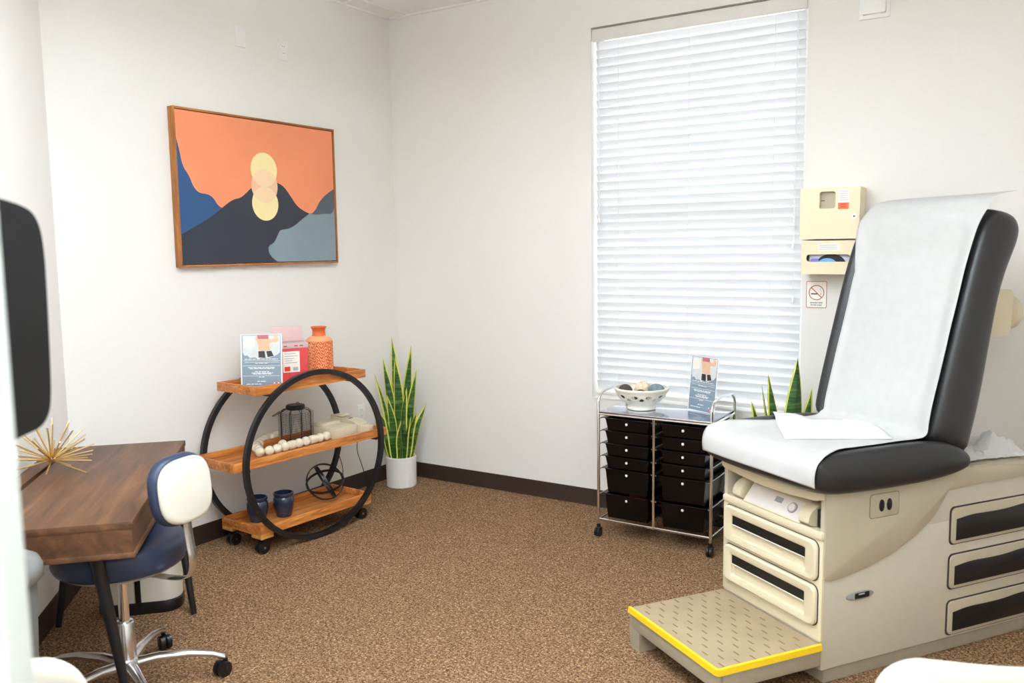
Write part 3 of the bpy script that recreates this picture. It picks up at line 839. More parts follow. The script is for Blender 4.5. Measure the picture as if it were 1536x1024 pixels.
for r_, z in prof_up:
    cur = [m.bm.verts.new(ring_pt(i * st, r_, z)) for i in range(NU)]
    for i in range(NU): m._f([prev[i], prev[(i + 1) % NU], cur[(i + 1) % NU], cur[i]])
    prev = cur
prev = [vert(ring_pt(i * st + st / 2, zr(zB), zB)) for i in range(NU)]
for r_, z in ((.096, .040), (.082, .028), (.076, .018), (.084, .006), (.084, 0), (.06, .0), (.05, .02), (.0301, .03)):
    cur = [m.bm.verts.new(ring_pt(i * st + st / 2, r_, z)) for i in range(NU)]
    for i in range(NU): m._f([prev[i], prev[(i + 1) % NU], cur[(i + 1) % NU], cur[i]])
    prev = cur
m._f(prev)
m.build('bowl_body', t, sharp=70, solid=.005, subsurf=1)
def deco(c, r_, mat, label, bumpy=0, sc=(1, 1, 1)):
    m = MB(mat); m.ball((0, 0, 0), r_, 24, sc)
    if bumpy:
        rr = random.Random(2)
        for v in m.bm.verts: v.co *= 1 + rr.uniform(-.12, .16)
    o = m.build('decorative_ball', sharp=60); o.location = c
    return tag(o, label, 'decorative ball')
deco((bl[0] - .085, bl[1] - .03, bl[2] + .092), .042, 'ball_brown', 'dark brown decorative ball at left in the white bowl')
deco((bl[0] - .018, bl[1] + .055, bl[2] + .094), .046, 'ball_peach', 'rough peach coloured decorative ball in the middle of the white bowl', 1)
deco((bl[0] + .074, bl[1] + .036, bl[2] + .099), .044, 'ball_grey', 'blue grey decorative ball at right in the white bowl', 0, (1.1, 1, .9))
deco((bl[0] + .02, bl[1] - .055, bl[2] + .080), .036, 'ball_brown', 'dark brown decorative ball at the front of the white bowl')
leaflet((2.365, -.275, .716), math.atan2(-.46, .89), .212, .300, 'printed blue leaflet in a clear stand on the drawer cart', -.04)

# ------------------------------------------------------------------ wall sharps cabinet and no smoking sign
t = thing('glove_cabinet', (2.98, 0, 1.464), 'cream wall cabinet with lock and glove slot right of the window', 'cabinet')
FY = lambda a, b, h: (a, -h, b)
m = MB('cabinet_cream'); x0, x1 = -.145, .150
def plate_hole(m, outer, hole, h0, h1, fn):
    n = len(hole)
    # outer rectangle strips around a rounded hole
    ox0, ox1, oz0, oz1 = outer
    hx0 = min(p[0] for p in hole); hx1 = max(p[0] for p in hole); hz0 = min(p[1] for p in hole); hz1 = max(p[1] for p in hole)
    for a, b, c, d in ((ox0, hx0, oz0, oz1), (hx1, ox1, oz0, oz1), (hx0, hx1, oz0, hz0), (hx0, hx1, hz1, oz1)):
        m.prism([(a, c), (b, c), (b, d), (a, d)], fn, h0, h1)
    q = n // 4
    corners = [(hx1, hz1), (hx0, hz1), (hx0, hz0), (hx1, hz0)]
    for k in range(4): m.prism([corners[k]] + hole[k * q:(k + 1) * q][::-1], fn, h0, h1)
hole = rrect(-.048, .030, .333, .418, .010)
m.prism(rrect(x0, x1, .178, .440, .012), FY, 0.0, .106)
m.mat('tan_plastic'); m.prism([(-.047, .334), (.029, .334), (.029, .417), (-.047, .417)], FY, .1055, .108); m.mat('cabinet_cream')  # darker tan plate paints shade into the recess floor
plate_hole(m, (x0 + .002, x1 - .002, .180, .438), hole, .1055, .138, FY)
m.build('locked_box', t)
m = MB('ink_dark'); m.prism([(-.046, .372), (-.028, .372), (-.028, .376), (-.046, .376)], FY, .1075, .1095); m.build('level_mark', t)
m = MB('label_white'); m.prism([(.044, .34), (.095, .34), (.095, .428), (.044, .428)], FY, .138, .1385); m.mat('label_orange'); m.prism([(.044, .328), (.095, .328), (.095, .360), (.044, .360)], FY, .138, .1388); m.mat('ink_red')
for z in (.348, .337): m.prism([(.058, z), (.081, z), (.081, z + .005), (.058, z + .005)], FY, .1386, .1391)
m.mat('ink_soft')
for z in (.415, .404, .393, .382, .371): m.prism([(.05, z), (.088, z), (.088, z + .003), (.05, z + .003)], FY, .138, .1388)
m.build('label', t)
m = MB('chrome'); m.cyl((.123, -.137, .290), (.123, -.144, .290), .012, n=20); m.mat('ink_dark'); m.cyl((.123, -.1438, .290), (.123, -.1446, .290), .005, n=10); m.build('lock', t)
m = MB('cabinet_cream'); slot = rrect(-.108, .108, .064, .102, .018)
plate_hole(m, (x0 + .012, x1 - .008, 0, .172), slot, .128, .132, FY)
m.span(x0 + .012, x0 + .016, -.128, 0, 0, .172); m.span(x1 - .012, x1 - .008, -.128, 0, 0, .172); m.span(x0 + .016, x1 - .012, -.128, 0, 0, .004); m.span(x0 + .016, x1 - .012, -.128, 0, .168, .172)
m.span(x0 + .016, x1 - .012, -.004, 0, .004, .168)
m.build('glove_holder', t)
m = MB('label_white'); m.prism([(-.05, .120), (.055, .120), (.055, .158), (-.05, .158)], FY, .132, .1325); m.mat('ink_soft')
for z in (.146, .137, .128): m.prism([(-.044, z), (.04, z), (.04, z + .003), (-.044, z + .003)], FY, .1325, .1329)
m.build('tray_label', t)
cabx = 2.98
m = MB('glove_white'); m.span(-.10, .10, -.105, -.02, 0, .110, .004); m.mat('cable_black')
m.prism([(.075 * math.cos(PI * k / 16) - .0 + .01, .038 + .062 * math.sin(PI * k / 16)) for k in range(17)], FY, .104, .110)
m.mat('glove_blue'); m.prism([(.05 * math.cos(PI * k / 16) - .008, .04 + .038 * math.sin(PI * k / 16)) for k in range(17)], FY, .109, .118, .004)
m.mat('glove_violet'); m.prism(rrect(-.092, -.05, .05, .076, .008), FY, .104, .112, .003)
o = m.build('glove_box'); o.location = (cabx, 0, 1.4685); tag(o, 'box of blue and violet gloves showing through the cream cabinet slot', 'glove box')

t = thing('no_smoking_sign', (2.8975, 0, 1.353), 'small no smoking sign below the cream wall cabinet', 'sign')
m = MB('label_white'); m.prism(rrect(-.053, .053, -.071, .071, .008), FY, 0, .003); m.mat('ink_red')
out = rrect(-.053, .053, -.071, .071, .008); inn = rrect(-.050, .050, -.068, .068, .006)
for k in range(len(out)):
    j = (k + 1) % len(out); m.face([FY(*out[k], .0034), FY(*out[j], .0034), FY(*inn[j], .0034), FY(*inn[k], .0034)])
cz = .010
for k in range(40):
    a, b = 2 * PI * k / 40, 2 * PI * (k + 1) / 40
    m.face([FY(r_ * math.cos(q), cz + r_ * math.sin(q), .0038) for r_, q in ((.040, a), (.040, b), (.036, b), (.036, a))])
s = .0265; w_ = .0016
m.face([FY(-s - w_, cz + s - w_, .0042), FY(-s + w_, cz + s + w_, .0042), FY(s + w_, cz - s + w_, .0042), FY(s - w_, cz - s - w_, .0042)])
m.mat('ink_dark'); m.face([FY(-.028, cz - .010, .0036), FY(.006, cz - .010, .0036), FY(.006, cz - .004, .0036), FY(-.028, cz - .004, .0036)])
m.face([FY(.021, cz - .010, .0036), FY(.024, cz - .010, .0036), FY(.024, cz - .003, .0036), FY(.021, cz - .003, .0036)])
m.mat('ink_soft')
sm = smooth_poly([(.022, cz), (.026, cz + .008), (.018, cz + .014), (.022, cz + .022), (.012, cz + .024)], 2, False)
for p, q in zip(sm[:-1], sm[1:]): m.face([FY(p[0] - .0012, p[1], .0036), FY(p[0] + .0012, p[1], .0036), FY(q[0] + .0012, q[1], .0036), FY(q[0] - .0012, q[1], .0036)])
m.mat('ink_dark'); rnd = random.Random(11)
for z, a, b in ((-.047, -.031, .031), (-.059, -.028, .028)):
    x = a
    while x < b:
        m.face([FY(x, z, .0036), FY(x + .0034, z, .0036), FY(x + .0034, z + .0062, .0036), FY(x, z + .0062, .0036)]); x += .0056 if rnd.random() > .2 else .009
m.build('sign_panel', t, recalc=False)

# ------------------------------------------------------------------ exam table
EA = math.radians(56.0)
EO = Vector((3.0763, -1.4222, 0))
EM = Matrix.Translation(EO) @ Matrix.Rotation(EA, 4, 'Z')
t = thing('exam_table', EO, 'beige medical exam table with raised black padded back and pull out step', 'exam table', EA)
HW = .288
SD = lambda a, b, h: (a, -h, b)                       # drawn on the camera-side flank (local -y)
FR = lambda a, b, h: (-h, -a, b)                      # drawn on the front; a grows towards the camera side
m = MB('shaded_cream_plastic')
m.span(.0, 1.32, -HW, HW, .062, .545, .006)
m.span(.0, .03, HW - .02, HW, .545, .748); m.span(.0, .26, -HW, -HW + .02, .545, .748, .002)
m.span(.26, 1.32, -HW, HW, .545, .70); m.span(.03, .26, HW - .02, HW, .545, .748)
m.build('body', t)
m = MB('plinth_plastic'); m.span(.03, 1.29, -.27, .27, 0, .064, .004); m.build('plinth', t)
# flank cover with the sweeping curve
cv = [(0, .748), (0, .425), (.003, .413), (.012, .406), (.03, .402), (.075, .404), (.20, .424), (.327, .459), (.43, .503), (.52, .556), (.575, .612), (.612, .664), (.75, .672), (1.03, .672), (1.32, .670), (1.32, .69), (1.24, .70)]
m = MB('tan_plastic'); m.prism(cv + [(1.10, .716), (.70, .746)], SD, HW, HW + .007, .003)
m.build('side_cover', t)
m = MB('tan_plastic'); m.prism([(.26, .70), (1.26, .70), (1.15, .722), (1.02, .738), (.70, .748), (.26, .748)], lambda a, b, h: (a, h, b), -HW, HW, .004); m.build('top_deck', t)
# front face
m = MB('cream_plastic')
lip = [(-.285, .706), (-.26, .696), (-.12, .684), (.0, .680), (.12, .684), (.26, .696), (.285, .706), (.285, .737), (-.285, .737)]
m.prism(lip, FR, -.06, .022, .010); m.build('front_lip', t)
m = MB('cream_plastic'); m.prism([(-HW, .545), (HW, .545), (HW, .586), (-HW, .586)], FR, -.26, .0)
m.prism(rrect(-HW, HW, .553, .586, .012), FR, -.002, .012, .008)
m.prism(rrect(-HW, HW, .17, .5535, .012), FR, -.004, .004, .002)
m.build('front_panel', t)
for z0_, z1_ in ((.395, .545), (.225, .378)):
    m = MB('black_plastic'); m.prism(rrect(-.272, .272, z0_ - .003, z1_ + .003, .03, 6), FR, .003, .0055)
    m.mat('cream_plastic')
    hole = rrect(-.215, .215, z0_ + .028, z1_ - .034, .012)
    ring_o = rrect(-.268, .268, z0_, z1_, .028, 5); ring_i = rrect(-.215, .215, z0_ + .028, z1_ - .034, .006, 5)
    n = len(ring_o)
    def off(R, d): 
        cx = sum(p[0] for p in R) / n; cz_ = sum(p[1] for p in R) / n
        return [(p[0] + (d if p[0] < cx else -d), p[1] + (d if p[1] < cz_ else -d)) for p in R]
    V = []
    for R, h_ in ((ring_o, .005), (ring_o, .016), (off(ring_o, .006), .022), (off(ring_i, -.005), .022), (ring_i, .019), (off(ring_i, .004), .008)): V.append([FR(a, b, h_) for a, b in R])
    m.loft(V, cap=False); m.mat('cream_plastic'); m.face(V[-1])
    m.prism([(-.209, z0_ + .028), (.209, z0_ + .028), (.205, z0_ + .030), (-.205, z0_ + .030)], FR, .008, .02)
    d = m.build('front_drawer', t, recalc=False)
    m = MB('black_plastic'); zz = z1_ - .036
    m.prism([(-.211, zz - .036), (.211, zz - .036), (.211, zz), (-.211, zz)], FR, .009, .0175)
    m.mat('label_white'); m.prism([(-.211, zz - .039), (.211, zz - .039), (.211, zz - .036), (-.211, zz - .036)], FR, .009, .0195)
    m.build('handle_recess', d)
# pod inside the front opening
m = MB('black_plastic'); m.span(.10, .255, -.265, .265, .587, .70); m.span(.02, .10, -.266, -.232, .588, .655); m.build('cavity_shade_block', t)  # solid black blocks stand in for the shade deep in the opening
m = MB('cream_plastic')
m.prism([(-.02, .588), (.045, .588), (.10, .588), (.10, .672), (.06, .668), (.036, .658)], lambda a, b, h: (a + .01, -h, b), -.155, .17, .003)
pod = m.build('control_pod', t)
m = MB('pod_face'); sl = lambda a, u, h: (-.008 + .050 * u - h * .80, -a, .5905 + .064 * u + h * .60)
m.face([sl(-.15, .04, .001), sl(.165, .04, .001), sl(.165, .98, .001), sl(-.15, .98, .001)]); m.mat('badge_grey')
m.face([sl(.0, .52, .0016), sl(.042, .52, .0016), sl(.042, .80, .0016), sl(.0, .80, .0016)])
m.build('panel', pod, recalc=False)
m = MB('badge_grey'); c = Vector(sl(.105, .52, .0)); nn = Vector((-.79, 0, .61))
m.cyl(c, c + nn * .006, .0215, n=24); m.mat('pod_face'); m.cyl(c + nn * .005, c + nn * .010, .0165, .015, n=24); m.build('dial', pod)
for y, ww in ((.195, .055), (-.195, .06)):
    m = MB('cream_plastic'); m.prism(smooth_poly([(-.018, .588), (.10, .588), (.10, .655), (.06, .668), (.02, .660), (-.012, .632)], 2), lambda a, b, h: (a, h, b), y - ww / 2, y + ww / 2, .008); m.build('end_block', pod)
# camera-side drawers
for z0_, z1_ in ((.446, .592), (.264, .402), (.076, .214)):
    m = MB('ink_dark'); m.prism(rrect(.630, 1.262, z0_ - .004, z1_ + .004, .022, 6), SD, HW + .0005, HW + .002)
    m.mat('tan_plastic'); m.prism(rrect(.638, 1.258, z0_, z1_ - .002, .020, 6), SD, HW + .001, HW + .008, .004)
    d = m.build('side_drawer', t)
    top = curve([(.66, z1_ - .046), (.75, z1_ - .036), (.84, z1_ - .040), (.95, z1_ - .040), (1.05, z1_ - .030), (1.14, z1_ - .036), (1.235, z1_ - .046)])
    m = MB('black_plastic'); m.prism([(1.235, z0_ + .014), (.66, z0_ + .014)] + top, SD, HW + .007, HW + .0095, .001); m.build('handle_recess', d)
m = MB('ink_dark'); m.prism(rrect(.207, .353, .608, .700, .014, 5), SD, HW + .006, HW + .0076); m.mat('tan_plastic'); m.prism(rrect(.2085, .3515, .6095, .6985, .013, 5), SD, HW + .006, HW + .0085, .001)
op = m.build('outlet_cover', t)
for x in (.264, .302):
    m = MB('black_plastic'); m.prism([(x + .0125 * math.cos(a), .654 + .023 * math.sin(a)) for a in [2 * PI * k / 24 for k in range(24)]], SD, HW + .008, HW + .0115, .001); m.build('socket', op)
m = MB('badge_grey'); m.prism([(.178 + .066 * math.cos(a), .322 + .017 * math.sin(a)) for a in [2 * PI * k / 32 for k in range(32)]], SD, HW, HW + .005, .002); m.mat('black_plastic'); m.prism(rrect(.150, .220, .312, .333, .003), SD, HW + .004, HW + .0062); m.mat('ink_soft'); m.prism([(.168, .325), (.196, .325), (.196, .330), (.168, .330)], SD, HW + .006, HW + .0066)
m.build('badge', t)
# step
m = MB('plinth_plastic')
m.span(-.462, -.44, -.292, .292, .085, .150, .004); m.span(-.44, -.005, -.292, -.27, .085, .150, .003); m.span(-.44, -.005, .27, .292, .085, .150, .003)
st_ = m.build('step', t)
for y0 in (-.292, .222):
    m = MB('plinth_plastic'); m.loft([[( -.462 + a, y0 + b, 0) for a, b in ((.006, .004), (.085, .004), (.085, .066), (.006, .066))], [(-.462 + a, y0 + b, .09) for a, b in ((0, 0), (.10, 0), (.10, .07), (0, .07))]]); m.build('step_leg', st_)
m = MB('step_tread'); m.span(-.46, -.004, -.289, .289, .142, .1655, .003); m.mat('step_groove')
for i in range(12):
    for j in range(6):
        y = -.262 + i * .0475; x = -.425 + j * .068 + (.034 if i % 2 else 0)
        m.span(x - .0032, x + .0032, y - .016, y + .016, .1652, .1660)
m.build('tread', st_)
m = MB('yellow_trim')
pr = [(-.006, .146), (.008, .146), (.010, .168), (.004, .1705), (-.003, .168)]
pth = [((0, -.292), (0, -1)), ((-.455, -.292), None), ((-.464, -.283), None), ((-.464, .283), None), ((-.455, .292), None), ((0, .292), None)]
P = [(-.004, -.293), (-.452, -.293), (-.461, -.290), (-.464, -.281), (-.464, .290)]
R = []
for i, (x, y) in enumerate(P):
    n_ = [(0, -1), (-.38, -.92), (-.7, -.7), (-.92, -.38), (-.92, .38), (-.7, .7), (-.38, .92), (0, 1)][i]
    R.append([(x - n_[0] * a, y - n_[1] * a, z) for a, z in pr])
m.loft(R); m.build('yellow_edge', st_)
# seat cushion
def section(hw_, zt, zb, bol=.014, n=1):
    h = zt - zb
    up = [(.86, zb), (.97, zb + h * .16), (1.0, zb + h * .45), (.995, zb + h * .74), (.955, zb + h * .95), (.90, zt + .001), (.83, zt - bol * .12), (.74, zt - bol * .75), (.64, zt - bol), (.30, zt - bol)]
    return [(-hw_ * a, b) for a, b in up] + [(hw_ * a, b) for a, b in up[::-1]]
def bolster(y, bol):
    u = max(0, min(1, (abs(y) - .215) / .085)); u = u * u * (3 - 2 * u)
    return -bol * (1 - u)
m = MB('black_vinyl')
st2 = [(-.084, .298, .822, .775), (-.082, .326, .848, .752), (-.064, .342, .868, .735), (-.02, .352, .880, .720), (.06, .357, .886, .712), (.25, .360, .887, .708), (.45, .360, .885, .710), (.58, .357, .866, .724), (.655, .350, .826, .745), (.685, .340, .80, .762)]
m.loft([[(x, y, z) for y, z in section(h, a, b, .024 if x < .5 else .01)] for x, h, a, b in st2]); m.build('seat_cushion', t, subsurf=2, sharp=None)
# back cushion
bk = [((.485, .855), (.690, .765)), ((.500, .93), (.705, .84)), ((.527, 1.04), (.745, .97)), ((.590, 1.27), (.785, 1.18)), ((.655, 1.50), (.820, 1.41)), ((.705, 1.64), (.880, 1.54)), ((.735, 1.690), (.940, 1.635)), ((.785, 1.732), (.935, 1.695)), ((.835, 1.752), (.895, 1.738))]
hws = [.335, .340, .342, .342, .342, .342, .338, .322, .285]
m = MB('black_vinyl'); R = []
for (f_, r_), hq in zip(bk, hws):
    f_ = Vector((f_[0], 0, f_[1])); r_ = Vector((r_[0], 0, r_[1])); d = f_ - r_
    sec = section(hq, d.length, 0, .036 if f_.z < 1.66 else .018); R.append([tuple(r_ + d.normalized() * z + Vector((0, y, 0))) for y, z in sec])
m.loft(R); m.build('back_cushion', t, subsurf=2, sharp=None)
m = MB('cream_plastic'); m.prism(rrect(.84, 1.06, 1.235, 1.425, .028, 6), lambda a, b, h: (a + (b - 1.33) * .06, h, b), -.19, .19, .012)
rb = m.build('roll_bracket', t)
for sy in (-1, 1):
    m = MB('cream_plastic'); m.lathe([(0, 0), (.014, 0), (.016, .02), (.026, .035), (.034, .045), (.036, .07), (.030, .078), (0, .078)], n=24)
    for v in m.bm.verts: v.co = Vector((1.055 + v.co.z, v.co.y * 2 + sy * .12, 1.325 + v.co.x * 2))
    m.build('roll_knob', rb)
# exam paper over seat and back
def in_table(o): o.matrix_world = EM; return o
pth = [(-.090, .775), (-.0925, .800), (-.090, .830), (-.078, .856), (-.055, .871), (-.02, .878), (.04, .8815), (.15, .8815), (.30, .8805), (.42, .880), (.465, .884), (.490, .905), (.497, .95), (.519, 1.04), (.549, 1.15), (.582, 1.27), (.614, 1.385), (.646, 1.50), (.672, 1.575), (.697, 1.645), (.722, 1.695), (.755, 1.735), (.80, 1.778), (.86, 1.795), (.91, 1.802)]
def dense(P, k=3):
    out = []
    for i in range(len(P) - 1):
        p0 = Vector(P[max(0, i - 1)]); p1 = Vector(P[i]); p2 = Vector(P[i + 1]); p3 = Vector(P[min(len(P) - 1, i + 2)])
        for j in range(k):
            u = j / k
            out.append(.5 * ((2 * p1) + (p2 - p0) * u + (2 * p0 - 5 * p1 + 4 * p2 - p3) * u * u + (3 * p1 - p0 - 3 * p2 + p3) * u ** 3))
    out.append(Vector(P[-1])); return out
Q = dense(pth, 3); NY = 48; rnd = random.Random(4)
wr = [(rnd.uniform(0, 6.3), rnd.uniform(3, 26), rnd.uniform(-10, 10), rnd.uniform(.2, 1)) for _ in range(14)]
m = MB('exam_paper'); V = []
arc = 0
for i, p in enumerate(Q):
    d = (Q[min(i + 1, len(Q) - 1)] - Q[max(i - 1, 0)]).normalized(); nrm = Vector((-d.y, d.x))
    if i: arc += (Q[i] - Q[i - 1]).length
    row = []
    onseat = p.x < .49 and p.y < .9
    for j in range(NY + 1):
        y0, y1 = (-.300, .254 + .048 * max(0, min(1, (p.y - 1.5) / .2))) if not onseat else (-.300 - .042 * max(0, min(1, (.22 - arc) / .12)), .258 + .050 * max(0, min(1, (.36 - arc) / .2)))
        y = y0 + (y1 - y0) * j / NY
        ww = sum(a * math.sin(f_ * y * .9 + s_ * arc + ph) for ph, f_, s_, a in wr) / 10
        amp = .005 if p.y > .9 else .0034
        if arc < .12: amp = .004
        free = max(0, (p.y - 1.70) / .09) * .006
        drop = 0
        o = .0045 + amp * (ww + .5) + free * ww
        o += bolster(y, .022 * min(1, arc / .12)) if onseat else bolster(y, .030 * max(0, min(1, (1.72 - p.y) / .12)))
        o += .003 + .0016 * abs(math.sin(arc * 11 + .7 * math.sin(y * 6))) ** 6
        z_add = 0
        row.append(m.bm.verts.new((p.x + nrm.x * o, y, p.y + nrm.y * o)))
    V.append(row)
for A, B in zip(V[:-1], V[1:]):
    for j in range(NY): m._f([A[j], A[j + 1], B[j + 1], B[j]])
o = m.build('exam_paper', recalc=False, sharp=None, solid=.0008); in_table(o)
tag(o, 'white paper sheet covering the exam table seat and raised back', 'exam paper')
# folded drape
m = MB('drape_white'); NX, NYY = 20, 14
A, B, C_, D_ = Vector((.295, .345)), Vector((.050, -.015)), Vector((.405, -.205)), Vector((.535, .06))
V = []
for i in range(NX + 1):
    u = i / NX; row = []
    for j in range(NYY + 1):
        v = j / NYY
        p = (B * (1 - u) + C_ * u) * (1 - v) + (A * (1 - u) + D_ * u) * v
        p.x = min(p.x, .475)
        z = .8925 - .020 * max(0, min(1, (.27 - abs(p.y)) / .05)) + .004 * math.sin(u * 5 + v * 3) * v + .05 * max(0, u - .72) * 3 * (v * (1.1 - v)) + .010 * u * v
        row.append(m.bm.verts.new((p.x, p.y, z)))
    V.append(row)
for P, Q_ in zip(V[:-1], V[1:]):
    for j in range(NYY): m._f([P[j], P[j + 1], Q_[j + 1], Q_[j]])
o = m.build('folded_drape', recalc=False, sharp=None, solid=.004); in_table(o); tag(o, 'folded bright white drape sheet lying on the exam table seat', 'drape')
# crumpled paper on the rear deck
m = MB('crumpled_white'); rnd = random.Random(9); NX, NYY = 34, 34; V = []
hs = [(rnd.uniform(.72, 1.15), rnd.uniform(-.25, .25), rnd.uniform(.02, .06), rnd.uniform(.02, .055)) for _ in range(38)]
for i in range(NX + 1):
    row = []
    for j in range(NYY + 1):
        x = .74 + .40 * i / NX; y = -.25 + .44 * j / NYY
        e = min(1, min(i, NX - i, j, NYY - j) / 3)
        z = sum(h_ * max(0, 1 - math.hypot(x - a, y - b) / (r_ * 1.6)) for a, b, r_, h_ in hs) * .8
        base = .750 if x < .80 else .7505 - (x - .8) * .045
        row.append(m.bm.verts.new((x + rnd.uniform(-.005, .005), y + rnd.uniform(-.006, .006), base + .004 + e * (z + rnd.uniform(0, .008)))))
    V.append(row)
for P, Q_ in zip(V[:-1], V[1:]):
    for j in range(NYY): m._f([P[j], P[j + 1], Q_[j + 1], Q_[j]])
o = m.build('crumpled_paper', recalc=False, sharp=25, solid=.001); in_table(o); tag(o, 'crumpled white paper heap behind the exam table backrest', 'crumpled paper')

# ------------------------------------------------------------------ desk
DA = math.atan2(-.696, .718)
DO = Vector((.582, -2.224, 0))
t = thing('desk', DO, 'walnut writing desk with black tapered legs against the angled wall', 'desk', DA)
# local x along the desk towards the camera, local -y towards the angled wall
m = MB('walnut'); Ld, Wd = 1.245, .478
m.span(0, Ld, -Wd, 0, .726, .75, .0015)
m.span(.004, Ld - .003, -Wd + .004, -.004, .646, .726); m.span(0.0, Ld + .004, -Wd, .003, .630, .646, .001)
m.build('desk_top', t)
m = MB('walnut'); m.prism([(.0, -.560), (Ld, -.560), (Ld, -.508), (.0, -.490)], XY, .690, .75); m.build('rear_ledge', t)
for (xa, ya), (xb, yb) in (((.14, -.05), (.225, .028)), ((.16, -.44), (.215, -.535)), ((1.12, -.15), (1.13, -.06)), ((1.12, -.40), (1.15, -.50))):
    m = MB('black_metal'); m.cyl((xa, ya, .632), (xb, yb, 0), .024, .013, n=20); m.build('leg', t)
# starburst
t = thing('starburst_ornament', (.60, -2.862, .75), 'gold starburst ornament of thin rods on the desk', 'ornament')
m = MB('gold'); m.ball((0, 0, .048), .013, 16); m.build('hub', t)
rnd = random.Random(21); c = Vector((0, 0, .048))
m = MB('gold'); n_ = 44
for k in range(n_):
    z = 1 - (k + .5) / n_ * 1.28; ph = k * 2.39996
    rr = math.sqrt(max(0, 1 - z * z)); d = Vector((rr * math.cos(ph), rr * math.sin(ph), z)).normalized()
    L_ = .17 * rnd.uniform(.86, 1.06)
    if d.z < -.02: L_ = min(L_, .0435 / -d.z)
    wn = -(d.x + d.y) * .7071
    if wn > .02: L_ = min(L_, .118 / wn)
    m.cyl(c, c + d * L_, .0031, .0027, n=7)
m.build('rods', t)

# ------------------------------------------------------------------ stool chair
SC = Vector((1.130, -2.925, 0))
t = thing('office_stool', SC, 'navy round swivel stool with white shelled backrest at the desk', 'stool chair')
UPZ = .035
lz = lambda P: [(r_, z + UPZ) for r_, z in P]
m = MB('navy_vinyl'); m.lathe(lz([(0, .455), (.20, .455), (.222, .462), (.230, .480), (.230, .525), (.224, .545), (.205, .556), (.15, .560), (0, .562)]), n=56); m.build('seat', t, sharp=60)
m = MB('white_shell'); m.lathe(lz([(0, .438), (.12, .438), (.195, .444), (.212, .454), (.20, .457), (0, .457)]), n=48); m.build('seat_pan', t)
m = MB('chrome'); m.cyl((0, 0, .25), (0, 0, .438 + UPZ), .019, n=24); m.build('gas_lift', t)
m = MB('brushed_alu'); m.lathe([(0, .07), (.038, .07), (.035, .12), (.034, .262), (.030, .268), (.017, .270)], n=32); m.build('column', t)
m = MB('brushed_alu'); m.lathe([(0, .072), (.05, .075), (.055, .095), (.036, .128), (0, .13)], n=32)
A5 = [math.radians(a) for a in (52, 124, 196, 268, 340)]
for a in A5:
    R = []
    for u, z, w_, h_ in ((.02, .102, .026, .020), (.11, .112, .022, .017), (.22, .106, .018, .014), (.30, .090, .016, .012), (.345, .070, .017, .013)):
        c = Vector((math.cos(a) * u, math.sin(a) * u, z)); s = Vector((-math.sin(a), math.cos(a), 0))
        R.append([tuple(c + s * w_ * math.cos(q) + Vector((0, 0, 1)) * h_ * math.sin(q)) for q in [2 * PI * k / 12 for k in range(12)]])
    m.loft(R)
m.build('star_base', t, sharp=50)
for a in A5:
    c = Vector((math.cos(a) * .345, math.sin(a) * .345, 0)); d = Vector((math.cos(a + .7), math.sin(a + .7), 0)); s = Vector((-d.y, d.x, 0))
    m = MB('black_plastic'); m.cyl(c + Vector((0, 0, .045)), c + Vector((0, 0, .066)), .009, n=10)
    q = c - d * .016 + Vector((0, 0, .029))
    for o_ in (-1, 1): m.cyl(q + s * (.004 * o_), q + s * (.021 * o_), .029, n=22)
    m.box(q + Vector((0, 0, .010)), (.03, .046, .034), .01, math.atan2(d.y, d.x)); m.build('caster', t)
# back bar and pad at the +x side
BA = math.radians(12)
bx = lambda u, s, z: (math.cos(BA) * u - math.sin(BA) * s, math.sin(BA) * u + math.cos(BA) * s, z + .030)
m = MB('brushed_alu')
P = smooth_poly([bx(.10, 0, .436), bx(.20, 0, .434), bx(.275, 0, .436), bx(.325, 0, .455), bx(.338, 0, .51), bx(.325, 0, .58), bx(.316, 0, .66), bx(.322, 0, .72)], 2, False)
R = []
for i, p in enumerate(P):
    p = Vector(p); d = (Vector(P[min(i + 1, len(P) - 1)]) - Vector(P[max(0, i - 1)])).normalized(); s = Vector((-math.sin(BA), math.cos(BA), 0)); nn = d.cross(s)
    R.append([tuple(p + s * .020 * math.cos(q) + nn * .0055 * math.sin(q)) for q in [2 * PI * k / 14 for k in range(14)]])
m.loft(R); m.build('back_bar', t, sharp=50)
def pad(u0, u1, ww, hh, grow):
    R = []
    for f_, sc in ((0, .80), (.12, .94), (.35, 1.0), (.65, 1.0), (.9, .95), (1, .86)):
        ring = []
        for k in range(40):
            a = 2 * PI * k / 40; p = 3.0
            c, s = math.cos(a), math.sin(a); q = 1 / ((abs(c) ** p + abs(s) ** p) ** (1 / p))
            yy, zz = ww * sc * q * c, hh * sc * q * s
            u = u0 + (u1 - u0) * f_ - .5 * yy * yy - .10 * zz
            ring.append(bx(u, yy, .766 + zz))
        R.append(ring)
    return R
m = MB('navy_vinyl'); m.loft(pad(.268, .318, .130, .122, 0)); m.build('back_pad', t, sharp=60)
m = MB('white_shell'); m.loft(pad(.310, .340, .124, .112, 0)); m.build('back_shell', t, sharp=60)

# bin under the desk
t = thing('waste_bin', (.500, -2.438, 0), 'white waste bin with black base on the floor behind the stool', 'bin', DA)
ov = lambda sc, z: [(x * sc, y * sc, z) for x, y in rrect(-.085, .085, -.175, .175, .075, 8)]
m = MB('white_shell'); m.loft([ov(1, .055), ov(1.02, .16), ov(1.03, .29), ov(1.0, .30)]); m.build('bin_body', t)
m = MB('black_plastic'); m.loft([ov(1.0, 0), ov(1.03, .01), ov(1.03, .05), ov(1.0, .056)]); m.build('bin_base', t)
m = MB('black_plastic'); m.span(.086, .092, -.012, .012, .055, .285, .002); m.build('pedal_strip', t)

